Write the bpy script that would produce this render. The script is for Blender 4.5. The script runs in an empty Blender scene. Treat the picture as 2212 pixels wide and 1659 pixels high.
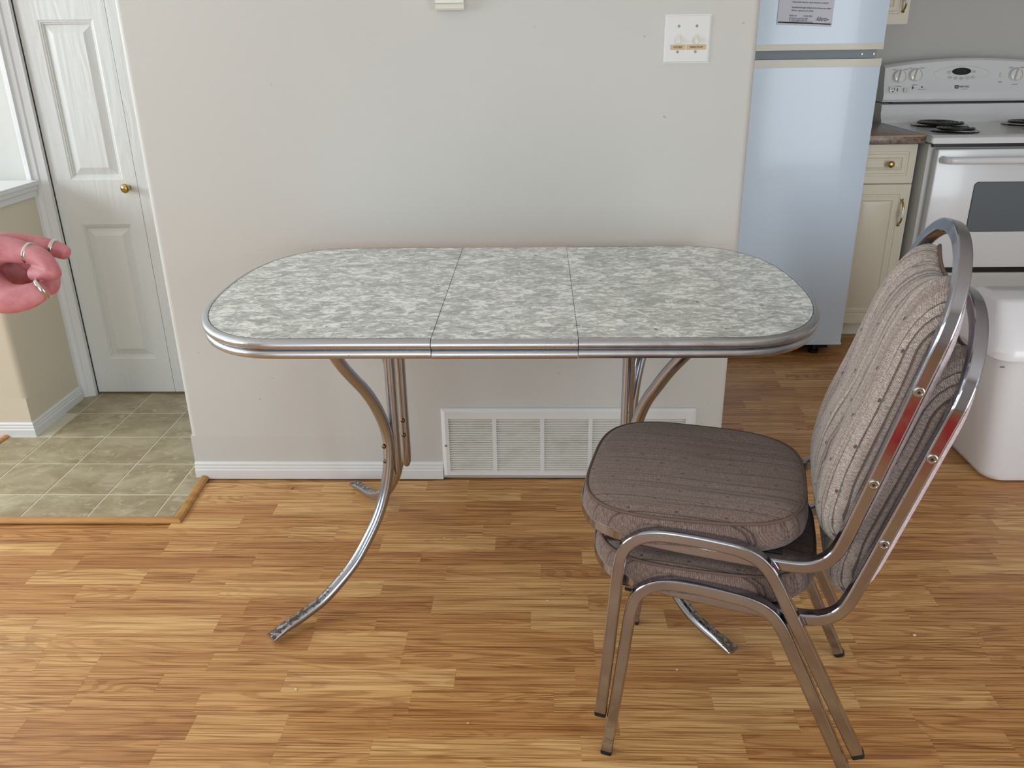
import bpy, bmesh, math, random
from mathutils import Vector, Matrix
PI = math.pi
random.seed(7)
SC = bpy.context.scene
COL = SC.collection

# ------------------------------------------------------------------ camera
FPX = 1812.32
cam = bpy.data.cameras.new('camera')
cam.sensor_fit = 'HORIZONTAL'
cam.sensor_width = 36.0
cam.lens = FPX / 2212.0 * 36.0
cam.clip_start = 0.02
cam_ob = bpy.data.objects.new('camera', cam)
COL.objects.link(cam_ob)
Fw = Vector((-0.03209517, 0.92217278, -0.38544423))
Rt = Vector((0.9994836, 0.02901115, -0.01381603))
Up = Vector((0.00155858, 0.38568862, 0.92262769))
cam_ob.matrix_world = Matrix(((Rt.x, Up.x, -Fw.x, 0.0), (Rt.y, Up.y, -Fw.y, -2.31962598),
                              (Rt.z, Up.z, -Fw.z, 1.28872577), (0, 0, 0, 1)))
SC.camera = cam_ob

# ------------------------------------------------------------------ world, lights, exposure
SC.view_settings.view_transform = 'Standard'
SC.view_settings.look = 'None'
SC.view_settings.gamma = 1.0
SC.view_settings.exposure = -0.27
SC.view_settings.use_curve_mapping = False
world = bpy.data.worlds.new('daylight')
SC.world = world
world.use_nodes = True
wn = world.node_tree.nodes['Background']
wn.inputs['Color'].default_value = (0.75, 0.86, 1.0, 1)
wn.inputs['Strength'].default_value = 1.0


def area(name, loc, rot, sx, sy, power, color):
    l = bpy.data.lights.new(name, 'AREA')
    l.shape = 'RECTANGLE'
    l.size, l.size_y = sx, sy
    l.energy = power
    l.color = color
    o = bpy.data.objects.new(name, l)
    o.location = loc
    o.rotation_euler = rot
    COL.objects.link(o)
    return o


# daylight through the windows of the room (all behind or beside the camera)
area('window_light_right', (2.62, -3.93, 1.06), (PI / 2, 0, 0), 1.0, 1.98, 58, (0.875, 0.955, 1.0))
area('window_light_patio', (-0.7, -3.93, 1.2), (PI / 2, 0, 0), 1.6, 1.7, 26, (0.875, 0.955, 1.0))
area('window_light_left', (-3.53, -1.9, 1.45), (PI / 2, 0, -PI / 2), 1.7, 1.2, 54, (0.875, 0.955, 1.0))
area('window_light_stair', (-3.53, 0.10, 1.50), (PI / 2, 0, -PI / 2), 0.8, 0.55, 46, (0.88, 0.97, 1.0))


# ------------------------------------------------------------------ material helpers
def lin(c):
    return tuple((x / 12.92 if x <= 0.04045 else ((x + 0.055) / 1.055) ** 2.4) for x in (v / 255 for v in c))


def rgba(c):
    return lin(c) + (1.0,)


class NT:
    """A small node-tree builder."""
    def __init__(self, name, **bsdf):
        self.m = bpy.data.materials.new(name)
        self.m.use_nodes = True
        self.t = self.m.node_tree
        self.b = self.t.nodes['Principled BSDF']
        for k, v in bsdf.items():
            self.set(k.replace('_', ' '), v)

    def set(self, key, v):
        s = self.b.inputs[key]
        if hasattr(v, 'is_output'):
            self.t.links.new(v, s)
        else:
            s.default_value = v

    def node(self, typ, ins=None, **props):
        n = self.t.nodes.new(typ)
        for k, v in props.items():
            setattr(n, k, v)
        for k, v in (ins or {}).items():
            s = n.inputs[k]
            if hasattr(v, 'is_output'):
                self.t.links.new(v, s)
            else:
                s.default_value = v
        return n

    def pos(self):
        return self.node('ShaderNodeNewGeometry').outputs['Position']

    def obj(self):
        return self.node('ShaderNodeTexCoord').outputs['Object']

    def math(self, op, a, b=0.0, c=0.0):
        return self.node('ShaderNodeMath', {0: a, 1: b, 2: c}, operation=op).outputs[0]

    def vmul(self, v, s):
        return self.node('ShaderNodeVectorMath', {0: v, 1: s}, operation='MULTIPLY').outputs[0]

    def vadd(self, v, s):
        return self.node('ShaderNodeVectorMath', {0: v, 1: s}, operation='ADD').outputs[0]

    def noise(self, v, scale=5, detail=2, rough=0.5, dist=0.0, out='Fac'):
        return self.node('ShaderNodeTexNoise', {'Vector': v, 'Scale': scale, 'Detail': detail, 'Roughness': rough,
                                                'Distortion': dist}).outputs[out]

    def ramp(self, f, stops, interp='LINEAR'):
        n = self.node('ShaderNodeValToRGB', {0: f})
        n.color_ramp.interpolation = interp
        els = n.color_ramp.elements
        while len(els) < len(stops):
            els.new(0.5)
        for e, (p, c) in zip(els, stops):
            e.position = p
            e.color = c if len(c) == 4 else tuple(c) + (1.0,)
        return n.outputs['Color']

    def grey(self, f, stops):
        return self.ramp(f, [(p, (v, v, v, 1)) for p, v in stops])

    def mix(self, f, a, b, mode='MIX'):
        n = self.node('ShaderNodeMix', data_type='RGBA', blend_type=mode)
        for s, v in zip((n.inputs[0], n.inputs[6], n.inputs[7]), (f, a, b)):
            if hasattr(v, 'is_output'):
                self.t.links.new(v, s)
            else:
                s.default_value = v
        return n.outputs[2]

    def sep(self, v):
        return self.node('ShaderNodeSeparateXYZ', {0: v}).outputs

    def comb(self, x, y, z):
        return self.node('ShaderNodeCombineXYZ', {0: x, 1: y, 2: z}).outputs[0]

    def bump(self, h, strength=0.2, dist=0.002):
        self.set('Normal', self.node('ShaderNodeBump', {'Height': h, 'Strength': strength, 'Distance': dist}).outputs[0])

    def rand(self):
        return self.node('ShaderNodeObjectInfo').outputs['Random']


MAT = {}


def plain(name, rgb, rough=0.5, metal=0.0, spec=0.5, coat=0.0):
    n = NT(name, Base_Color=rgba(rgb), Roughness=rough, Metallic=metal)
    n.set('Specular IOR Level', spec)
    if coat:
        n.set('Coat Weight', coat)
        n.set('Coat Roughness', 0.10)
    MAT[name] = n.m
    return n.m


def paint(name, rgb, scale=90, rough=0.6, bump=0.12, marks=False):
    n = NT(name, Roughness=rough)
    p = n.pos()
    big = n.noise(p, 1.3, 2)
    c = n.mix(n.grey(big, [(0.3, 0.0), (0.7, 1.0)]), rgba(rgb), rgba(tuple(v * 0.975 for v in rgb)))
    if marks:
        s = n.noise(n.vmul(p, (1.0, 1.0, 1.6)), 38, 1, 0.4)
        sel = n.noise(p, 6.5, 1)
        k = n.math('MULTIPLY', n.grey(s, [(0.765, 0.0), (0.79, 1.0)]), n.grey(sel, [(0.5, 0.0), (0.6, 0.7)]))
        c = n.mix(k, c, rgba((150, 140, 128)))
    n.set('Base Color', c)
    n.bump(n.noise(p, scale, 3, 0.6), bump, 0.002)
    MAT[name] = n.m
    return n.m


paint('wall_paint_scuffed', (205, 204, 200), marks=True)
paint('wall_paint', (205, 204, 200))
paint('wall_paint_cream', (219, 209, 189))
paint('ceiling_paint', (236, 234, 230))
paint('white_trim', (226, 227, 227), scale=30, rough=0.35, bump=0.03)
plain('white_enamel', (234, 236, 240), 0.25, coat=0.4)
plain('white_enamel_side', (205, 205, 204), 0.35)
plain('fridge_white', (217, 235, 255), 0.38, coat=0.4)
plain('fridge_trim', (226, 225, 214), 0.35)
plain('grey_plastic', (120, 130, 138), 0.4)
plain('dark_plastic', (16, 16, 17), 0.45)
plain('black_enamel', (10, 10, 11), 0.3)
plain('black_gloss', (6, 9, 8), 0.08)
plain('oven_glass', (104, 113, 122), 0.12, coat=0.3)
plain('cream_vinyl', (226, 219, 200), 0.35)
plain('brass', (196, 172, 112), 0.18, metal=1.0)
plain('porcelain', (240, 238, 234), 0.15, coat=0.5)
plain('bin_plastic', (232, 232, 236), 0.35)
plain('bin_lid_plastic', (240, 240, 246), 0.22)
plain('screw_metal', (170, 168, 160), 0.3, metal=1.0)
plain('brass_screw', (120, 104, 84), 0.3, metal=1.0)
plain('ivory', (226, 224, 213), 0.3)
plain('label_tape', (205, 178, 142), 0.5)
plain('ink_black', (20, 20, 22), 0.6)
plain('ink_grey', (110, 114, 120), 0.6)
plain('ink_blue', (62, 72, 122), 0.6)
plain('ink_navy', (44, 56, 78), 0.6)
plain('display_green', (22, 58, 30), 0.4)
plain('paper_white', (222, 225, 238), 0.7)
plain('rubber', (12, 12, 13), 0.6)
plain('silver', (215, 215, 215), 0.12, metal=1.0)
plain('sleeve_cloth', (46, 52, 70), 0.9)
plain('crumb', (226, 206, 178), 0.7)
plain('gold_crumb', (190, 128, 60), 0.35, metal=0.4)
plain('red_cloth', (190, 26, 22), 0.85)
plain('steel_dark', (70, 74, 78), 0.3, metal=0.8)
plain('underside_board', (140, 112, 82), 0.7)
plain('register_inside', (40, 42, 36), 0.9)
plain('seat_board', (30, 28, 26), 0.8)


def register_paint():
    n = NT('register_paint', Roughness=0.4)
    p = n.pos()
    d = n.noise(n.vmul(p, (1.0, 1.0, 2.2)), 9, 3, 0.6)
    n.set('Base Color', n.mix(n.grey(d, [(0.52, 0.0), (0.78, 0.55)]), rgba((236, 234, 226)), rgba((196, 192, 166))))
    MAT['register_slat_paint'] = n.m


register_paint()


def wood_floor():
    n = NT('laminate_oak', Roughness=0.36)
    r = n.math('FRACT', n.math('ADD', n.rand(), n.node('ShaderNodeAttribute', attribute_name='tone').outputs['Fac']))
    r2 = n.math('FRACT', n.math('MULTIPLY', r, 37.7))
    r3 = n.math('FRACT', n.math('MULTIPLY', r, 191.3))
    p = n.vadd(n.pos(), n.comb(n.math('MULTIPLY', r, 61.0), n.math('MULTIPLY', r2, 43.0), n.math('MULTIPLY', r3, 29.0)))
    big = n.noise(n.vmul(p, (1.7, 13.0, 1.0)), 1.0, 2, 0.45, 0.25)
    freq = n.math('ADD', 52.0, n.math('MULTIPLY', r3, 80.0))
    w = n.math('SINE', n.math('MULTIPLY', big, freq))
    w2 = n.grey(n.math('MULTIPLY_ADD', w, 0.5, 0.5), [(0.0, 0.0), (0.55, 0.1), (0.9, 1.0), (1.0, 0.8)])
    fine = n.noise(n.vmul(p, (4.0, 330.0, 1.0)), 1.0, 2, 0.5)
    streak = n.noise(n.vmul(p, (2.2, 60.0, 1.0)), 1.0, 2, 0.5)
    base = n.ramp(r2, [(0.0, rgba((194, 140, 84))), (0.3, rgba((206, 154, 95))), (0.65, rgba((216, 167, 107))),
                       (1.0, rgba((228, 184, 124)))])
    dark = n.mix(1.0, base, rgba((186, 160, 130)), 'MULTIPLY')
    c = n.mix(n.math('MULTIPLY', w2, n.math('MULTIPLY_ADD', r, 0.40, 0.18)), base, dark)
    c = n.mix(n.grey(streak, [(0.42, 0.0), (0.64, 0.6)]), c, n.mix(1.0, c, rgba((208, 188, 166)), 'MULTIPLY'))
    c = n.mix(n.grey(fine, [(0.50, 0.0), (0.62, 0.8)]), c, n.mix(1.0, c, rgba((182, 150, 114)), 'MULTIPLY'))
    n.set('Base Color', c)
    n.set('Roughness', n.grey(n.noise(n.pos(), 2.0, 3), [(0.3, 0.34), (0.7, 0.46)]))
    n.bump(fine, 0.06, 0.001)
    MAT['laminate_oak'] = n.m


wood_floor()


def oak_trim():
    n = NT('oak_trim', Roughness=0.4)
    p = n.pos()
    f = n.noise(n.vmul(p, (5, 40, 60)), 1.0, 3, 0.6)
    n.set('Base Color', n.ramp(f, [(0.3, rgba((196, 146, 80))), (0.7, rgba((160, 108, 52)))]))
    MAT['oak_trim'] = n.m


oak_trim()


def slate_tile():
    n = NT('slate_tile', Roughness=0.45)
    r = n.rand()
    off = n.comb(n.math('MULTIPLY', r, 71.0), n.math('MULTIPLY', r, 153.0), 0.0)
    p = n.vadd(n.pos(), off)
    a = n.noise(n.vmul(p, (1.0, 1.5, 1.0)), 7.5, 5, 0.62, 0.5)
    b = n.noise(n.vmul(p, (1.0, 1.5, 1.0)), 24, 4, 0.65, 0.8)
    c = n.ramp(a, [(0.28, rgba((138, 123, 94))), (0.5, rgba((163, 150, 121))), (0.72, rgba((188, 178, 152)))])
    c = n.mix(n.grey(b, [(0.56, 0.0), (0.70, 0.8)]), c, rgba((200, 192, 168)))
    c = n.mix(n.math('MULTIPLY', r, 0.35), c, rgba((150, 134, 102)))
    n.set('Base Color', c)
    n.bump(a, 0.12, 0.003)
    MAT['slate_tile'] = n.m


slate_tile()
plain('grout', (205, 198, 178), 0.7)


def cracked_ice():
    """Grey mother-of-pearl laminate: long pale feathered shards with darker creases between them."""
    n = NT('cracked_ice_laminate', Roughness=0.3)
    n.set('Specular IOR Level', 0.4)
    p = n.pos()
    flat = n.vmul(p, (1.0, 1.0, 0.0))
    warp = n.noise(flat, 22, 2, 0.5, 0.0, 'Color')
    q = n.vadd(flat, n.vmul(n.vadd(warp, (-0.5, -0.5, -0.5)), (0.03, 0.03, 0.0)))
    out, lines = None, None
    for k, (sc, sx, sy, amp) in enumerate(((34.0, 24.0, 105.0, 2.2), (50.0, 34.0, 140.0, 2.8), (23.0, 20.0, 80.0, 1.6))):
        v = n.node('ShaderNodeTexVoronoi', {'Vector': n.vadd(n.vmul(q, (1.0, 1.5, 1.0)), (k * 3.7, k * 1.3, 0.0)), 'Scale': sc, 'Randomness': 1.0}, feature='F1')
        e = n.node('ShaderNodeTexVoronoi', {'Vector': n.vadd(n.vmul(q, (1.0, 1.5, 1.0)), (k * 3.7, k * 1.3, 0.0)), 'Scale': sc, 'Randomness': 1.0}, feature='DISTANCE_TO_EDGE')
        cr = n.sep(v.outputs['Color'])
        ang = n.math('MULTIPLY', n.math('SUBTRACT', cr[0], 0.5), amp)
        rot = n.node('ShaderNodeVectorRotate', {'Vector': q, 'Angle': ang}, rotation_type='Z_AXIS').outputs[0]
        st = n.noise(n.vadd(n.vmul(rot, (sx, sy, 1.0)), n.comb(n.math('MULTIPLY', cr[1], 40.0), n.math('MULTIPLY', cr[2], 40.0), k * 5.0)), 1.0, 1, 0.5)
        val = n.math('ADD', n.math('MULTIPLY', st, 0.75), n.math('MULTIPLY', cr[1], 0.25))
        crease = n.math('MULTIPLY', n.grey(e.outputs['Distance'], [(0.0, 1.0), (0.035, 0.0)]), n.grey(cr[2], [(0.4, 0.0), (0.6, 1.0)]))
        out = val if out is None else n.math('ADD', n.math('MULTIPLY', out, 0.5), n.math('MULTIPLY', val, 0.5)) if k == 1 else n.math('ADD', n.math('MULTIPLY', out, 0.72), n.math('MULTIPLY', val, 0.28))
        lines = crease if lines is None else n.math('MAXIMUM', lines, crease)
    c = n.ramp(out, [(0.41, rgba((166, 171, 167))), (0.465, rgba((196, 200, 196))), (0.515, rgba((208, 211, 208))),
                     (0.55, rgba((238, 240, 238))), (0.62, rgba((250, 251, 250)))])
    c = n.mix(n.math('MULTIPLY', lines, 0.55), c, rgba((168, 173, 168)))
    chip = n.math('MULTIPLY', n.grey(n.noise(p, 46, 0), [(0.83, 0.0), (0.845, 1.0)]), 0.8)
    n.set('Base Color', n.mix(chip, c, rgba((92, 82, 70))))
    MAT['cracked_ice_laminate'] = n.m


cracked_ice()


def chrome(name, col, rough, worn=0.0, rust=False):
    n = NT(name, Metallic=1.0)
    p = n.obj() if rust else n.pos()
    s = n.noise(p, 26, 4, 0.6)
    n.set('Roughness', n.grey(s, [(0.3, rough), (0.75, rough + 0.10 + worn)]))
    c = n.mix(n.grey(n.noise(n.vadd(p, (3, 1, 7)), 130, 2), [(0.74, 0.0), (0.78, 0.7)]), rgba(col), rgba((60, 54, 48)))
    if rust:
        z = n.sep(n.pos())[2]
        top = n.sep(n.node('ShaderNodeNewGeometry').outputs['Normal'])[2]
        low = n.node('ShaderNodeMapRange', {0: z, 1: 0.16, 2: 0.015, 3: 0.0, 4: 1.0}).outputs[0]
        spots = n.noise(p, 95, 5, 0.75)
        f = n.math('MULTIPLY', low, n.grey(top, [(0.30, 0.0), (0.85, 1.0)]))
        k = n.grey(n.math('ADD', spots, n.math('MULTIPLY', f, 0.24)), [(0.67, 0.0), (0.72, 1.0)])
        k2 = n.grey(n.noise(n.vadd(p, (9, 2, 4)), 60, 4, 0.7), [(0.70, 0.0), (0.74, 0.6)])
        k = n.math('MAXIMUM', k, k2)
        c = n.mix(k, c, n.mix(spots, rgba((58, 44, 34)), rgba((104, 84, 62))))
        n.set('Metallic', n.math('MULTIPLY_ADD', k, -0.85, 1.0))
        n.set('Roughness', n.math('MULTIPLY_ADD', k, 0.45, rough + 0.06))
    n.set('Base Color', c)
    MAT[name] = n.m


chrome('aluminium_edge', (196, 199, 204), 0.24, 0.08)
chrome('chrome_leg', (178, 183, 194), 0.14, 0.0, True)
chrome('chrome_frame', (168, 171, 182), 0.08, 0.03)


def fabric(name, back=False, dull=False):
    """Woven mauve-taupe cloth: pale weave, dark pinstripes along local x (seat) or up the back, small maroon and teal flecks."""
    n = NT(name, Roughness=0.95)
    n.set('Specular IOR Level', 0.1)
    n.set('Sheen Weight', 0.25)
    n.set('Sheen Roughness', 0.6)
    o = n.sep(n.obj())
    along = n.math('ADD', o[2], 0.0) if back else o[0]
    y = n.math('ADD', o[1], n.math('MULTIPLY', n.noise(n.obj(), 8, 1), 0.006))
    stretch = n.comb(n.math('MULTIPLY', along, 1.6), n.math('MULTIPLY', y, 220.0), 0.0)
    st = n.noise(stretch, 1.0, 2, 0.6)
    wide = n.noise(n.comb(n.math('MULTIPLY', along, 0.8), n.math('MULTIPLY', y, 60.0), 3.0), 1.0, 2, 0.6)
    jit = n.noise(n.obj(), 160, 1, 0.5, 0.0, 'Color')
    jx, jy, jz = (n.math('MULTIPLY', q, 0.0026) for q in n.sep(jit))
    kk = 2 * PI / 0.0034
    depth = o[0] if back else o[2]
    wa = n.math('SINE', n.math('MULTIPLY', n.math('ADD', n.math('ADD', along, depth), jx), kk))
    wb = n.math('SINE', n.math('MULTIPLY', n.math('ADD', n.math('ADD', y, n.math('MULTIPLY', depth, 0.5)), jy), kk))
    speck = n.noise(n.obj(), 760, 1, 0.5)
    weave = n.math('ADD', n.math('MULTIPLY', n.math('MULTIPLY_ADD', n.math('MULTIPLY', wa, wb), 0.5, 0.5), 0.45), n.math('MULTIPLY', speck, 0.55))
    thread = n.noise(n.comb(n.math('MULTIPLY', along, 520.0), n.math('MULTIPLY', y, 150.0), n.math('MULTIPLY', o[0] if back else o[2], 150.0)), 1.0, 1, 0.5)
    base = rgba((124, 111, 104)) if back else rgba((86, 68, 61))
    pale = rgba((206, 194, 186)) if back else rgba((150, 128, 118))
    c = n.mix(n.grey(n.math('MULTIPLY_ADD', weave, 0.6, n.math('MULTIPLY', thread, 0.4)), [(0.38, 0.0), (0.66, 1.0)]), base, pale)
    c = n.mix(n.grey(wide, [(0.46, 0.0), (0.66, 0.5)]), c, rgba((110, 88, 82)))
    c = n.mix(n.grey(st, [(0.55, 0.0), (0.62, 0.8)]), c, rgba((62, 50, 49)))
    # flecks on a staggered lattice
    ry = n.math('DIVIDE', y, 0.031)
    row = n.math('FLOOR', ry)
    sh = n.math('MULTIPLY', n.math('MODULO', n.math('ADD', row, 100.0), 2.0), 0.5)
    rx = n.math('ADD', n.math('DIVIDE', along, 0.082), sh)
    fx = n.math('SUBTRACT', n.math('FRACT', n.math('ADD', rx, 50.0)), 0.5)
    fy = n.math('SUBTRACT', n.math('FRACT', n.math('ADD', ry, 50.0)), 0.5)
    dx = n.math('MULTIPLY', fx, 0.082)
    dy = n.math('MULTIPLY', fy, 0.031)

    def spot(cx, cy, rx_, ry_):
        a = n.math('DIVIDE', n.math('SUBTRACT', dx, cx), rx_)
        b = n.math('DIVIDE', n.math('SUBTRACT', dy, cy), ry_)
        return n.math('LESS_THAN', n.math('ADD', n.math('MULTIPLY', a, a), n.math('MULTIPLY', b, b)), 1.0)
    c = n.mix(n.math('MULTIPLY', spot(0.0, 0.0, 0.0034, 0.0022), 0.85), c, rgba((82, 40, 44)))
    c = n.mix(n.math('MULTIPLY', spot(0.0026, -0.0034, 0.0030, 0.0016), 0.8), c, rgba((84, 104, 104)))
    n.set('Base Color', c)
    n.bump(n.math('ADD', weave, thread), 0.4, 0.0012)
    MAT[name] = n.m


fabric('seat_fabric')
fabric('back_fabric', back=True)
plain('piping_cloth', (104, 86, 78), 0.9)


def back_cloth():
    n = NT('back_panel_cloth', Roughness=0.95)
    p = n.obj()
    f = n.noise(p, 140, 3, 0.7)
    n.set('Base Color', n.ramp(f, [(0.35, rgba((196, 182, 188))), (0.65, rgba((224, 212, 218)))]))
    n.bump(f, 0.4, 0.002)
    MAT['back_panel_cloth'] = n.m


back_cloth()


def skin():
    n = NT('skin', Roughness=0.5)
    p = n.pos()
    f = n.noise(p, 45, 4, 0.6)
    n.set('Base Color', n.ramp(f, [(0.3, rgba((186, 108, 116))), (0.7, rgba((214, 146, 152)))]))
    n.set('Subsurface Weight', 0.15)
    n.set('Subsurface Radius', (0.02, 0.008, 0.005))
    n.set('Subsurface Scale', 0.3)
    n.bump(n.noise(p, 220, 3), 0.1, 0.001)
    MAT['skin'] = n.m


skin()


def countertop_mat():
    n = NT('granite_laminate', Roughness=0.3)
    v = n.node('ShaderNodeTexVoronoi', {'Vector': n.pos(), 'Scale': 110.0})
    f = n.noise(n.pos(), 60, 4, 0.7)
    c = n.ramp(n.sep(v.outputs['Color'])[0], [(0.0, rgba((62, 54, 52))), (0.4, rgba((128, 112, 102))), (0.75, rgba((168, 152, 140))), (1.0, rgba((86, 92, 104)))])
    n.set('Base Color', n.mix(f, c, rgba((120, 100, 88))))
    MAT['granite_laminate'] = n.m


countertop_mat()


def door_skin():
    """White moulded door skin with a pressed wood grain."""
    n = NT('door_skin', Roughness=0.38, Base_Color=rgba((222, 224, 222)))
    p = n.pos()
    big = n.noise(n.vmul(p, (9, 1, 1.6)), 1.0, 2, 0.5)
    w = n.math('SINE', n.math('MULTIPLY', big, 70.0))
    fine = n.noise(n.vmul(p, (160, 1, 5)), 1.0, 2)
    n.bump(n.math('ADD', n.math('MULTIPLY', w, 0.5), fine), 0.16, 0.0025)
    MAT['door_skin'] = n.m


door_skin()


# ------------------------------------------------------------------ mesh helpers
def link(name, me, mat=None, parent=None, loc=None, smooth=None):
    o = bpy.data.objects.new(name, me)
    COL.objects.link(o)
    if mat is not None:
        for m in (mat if isinstance(mat, (list, tuple)) else [mat]):
            me.materials.append(MAT[m] if isinstance(m, str) else m)
    if parent is not None:
        o.parent = parent
    if loc is not None:
        o.location = loc
    if smooth is not None:
        for p in me.polygons:
            p.use_smooth = True
        if smooth < 3.1:
            me.set_sharp_from_angle(angle=smooth)
    return o


def build(name, bm, mat=None, parent=None, smooth=0.6, loc=None):
    bmesh.ops.recalc_face_normals(bm, faces=bm.faces)
    me = bpy.data.meshes.new(name)
    bm.to_mesh(me)
    bm.free()
    return link(name, me, mat, parent, loc, smooth)


def tag(o, label=None, cat=None, group=None, kind=None):
    if label:
        o['label'] = label
    if cat:
        o['category'] = cat
    if group:
        o['group'] = group
    if kind:
        o['kind'] = kind
    return o


def empty(name, loc=(0, 0, 0), rz=0.0):
    o = bpy.data.objects.new(name, None)
    o.empty_display_size = 0.05
    o.location = loc
    o.rotation_euler = (0, 0, rz)
    COL.objects.link(o)
    return o


def bm_box(bm, x0, x1, y0, y1, z0, z1, bevel=0.0, seg=2, mat_index=0):
    r = bmesh.ops.create_cube(bm, size=1.0)
    vs = r['verts']
    for v in vs:
        v.co = Vector(((x0 + x1) / 2 + v.co.x * (x1 - x0), (y0 + y1) / 2 + v.co.y * (y1 - y0), (z0 + z1) / 2 + v.co.z * (z1 - z0)))
    fs = set(f for v in vs for f in v.link_faces)
    for f in fs:
        f.material_index = mat_index
    if bevel > 0:
        es = list(set(e for f in fs for e in f.edges))
        bmesh.ops.bevel(bm, geom=es, offset=bevel, segments=seg, affect='EDGES', profile=0.5)


def box(name, x0, x1, y0, y1, z0, z1, mat, parent=None, bevel=0.0, seg=2, smooth=0.6):
    bm = bmesh.new()
    bm_box(bm, x0, x1, y0, y1, z0, z1, bevel, seg)
    return build(name, bm, mat, parent, smooth)


def sweep(bm, path, section, binormal=None, caps=True, closed=False, scales=None, span=None):
    """Sweep a 2D section [(a, b)] along a 3D path: a runs along cross(tangent, binormal), b along the binormal."""
    path = [Vector(p) for p in path]
    n = len(path)
    rings = []
    prev_b = None
    for i, p in enumerate(path):
        if span and not span[0] <= i <= span[1]:
            continue
        if closed:
            t = path[(i + 1) % n] - path[i - 1]
        else:
            t = path[min(i + 1, n - 1)] - path[max(i - 1, 0)]
        t.normalize()
        if binormal is not None:
            b = Vector(binormal)
        elif prev_b is None:
            b = Vector((0, 0, 1)) if abs(t.z) < 0.9 else Vector((0, 1, 0))
        else:
            b = prev_b
        b = (b - t * b.dot(t)).normalized()
        prev_b = b
        a = t.cross(b).normalized()
        s = scales[i] if scales else 1.0
        sa, sb = (s if isinstance(s, tuple) else (s, s))
        rings.append([bm.verts.new(p + a * (u * sa) + b * (v * sb)) for u, v in section])
    m = len(section)
    n = len(rings)
    for i in range(n if closed else n - 1):
        r0, r1 = rings[i], rings[(i + 1) % n]
        for k in range(m):
            bm.faces.new((r0[k], r0[(k + 1) % m], r1[(k + 1) % m], r1[k]))
    if caps and not closed:
        bm.faces.new(rings[0])
        bm.faces.new(list(reversed(rings[-1])))
    return rings


def circ(r, k=12, ry=None):
    ry = r if ry is None else ry
    return [(r * math.cos(2 * PI * i / k), ry * math.sin(2 * PI * i / k)) for i in range(k)]


def rsq(w, h, r, k=4):
    """Rounded rectangle section."""
    pts = []
    for cx, cy, a0 in ((w / 2 - r, h / 2 - r, 0), (-w / 2 + r, h / 2 - r, 90), (-w / 2 + r, -h / 2 + r, 180), (w / 2 - r, -h / 2 + r, 270)):
        for i in range(k + 1):
            a = math.radians(a0 + 90 * i / k)
            pts.append((cx + r * math.cos(a), cy + r * math.sin(a)))
    return pts


def catmull(pts, sub=6, closed=False):
    pts = [Vector(p) for p in pts]
    n = len(pts)
    out = []
    rng = range(n) if closed else range(n - 1)
    for i in rng:
        if closed:
            p0, p1, p2, p3 = pts[i - 1], pts[i], pts[(i + 1) % n], pts[(i + 2) % n]
        else:
            p0, p1, p2, p3 = pts[max(i - 1, 0)], pts[i], pts[i + 1], pts[min(i + 2, n - 1)]
        for k in range(sub):
            t = k / sub
            out.append(0.5 * ((2 * p1) + (p2 - p0) * t + (2 * p0 - 5 * p1 + 4 * p2 - p3) * t * t + (3 * p1 - p0 - 3 * p2 + p3) * t ** 3))
    if not closed:
        out.append(pts[-1])
    return out


def lathe(bm, prof, origin=(0, 0, 0), axis='Z', k=20):
    """Revolve [(r, h)] round an axis through origin."""
    o = Vector(origin)
    ax = {'X': (Vector((1, 0, 0)), Vector((0, 1, 0)), Vector((0, 0, 1))), 'Y': (Vector((0, -1, 0)), Vector((1, 0, 0)), Vector((0, 0, 1))),
          'Z': (Vector((0, 0, 1)), Vector((1, 0, 0)), Vector((0, 1, 0)))}[axis] if isinstance(axis, str) else axis
    A, U, V = ax
    rings = []
    for r, h in prof:
        if r < 1e-6:
            rings.append([bm.verts.new(o + A * h)])
        else:
            rings.append([bm.verts.new(o + A * h + U * (r * math.cos(2 * PI * i / k)) + V * (r * math.sin(2 * PI * i / k))) for i in range(k)])
    for r0, r1 in zip(rings, rings[1:]):
        for i in range(k):
            j = (i + 1) % k
            q = [r0[i % len(r0)], r0[j % len(r0)], r1[j % len(r1)], r1[i % len(r1)]]
            u = []
            for v in q:
                if v not in u:
                    u.append(v)
            if len(u) > 2:
                bm.faces.new(u)
    if len(rings[0]) > 1:
        bm.faces.new(rings[0])
    if len(rings[-1]) > 1:
        bm.faces.new(list(reversed(rings[-1])))


def prism(bm, poly, z0, z1, axis='Z'):
    """Extrude a polygon [(x, y)] from z0 to z1."""
    def P(x, y, z):
        return {'Z': (x, y, z), 'Y': (x, z, y), 'X': (z, x, y)}[axis]
    a = [bm.verts.new(P(x, y, z0)) for x, y in poly]
    b = [bm.verts.new(P(x, y, z1)) for x, y in poly]
    n = len(poly)
    for i in range(n):
        bm.faces.new((a[i], a[(i + 1) % n], b[(i + 1) % n], b[i]))
    bm.faces.new(a)
    bm.faces.new(b)


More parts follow.
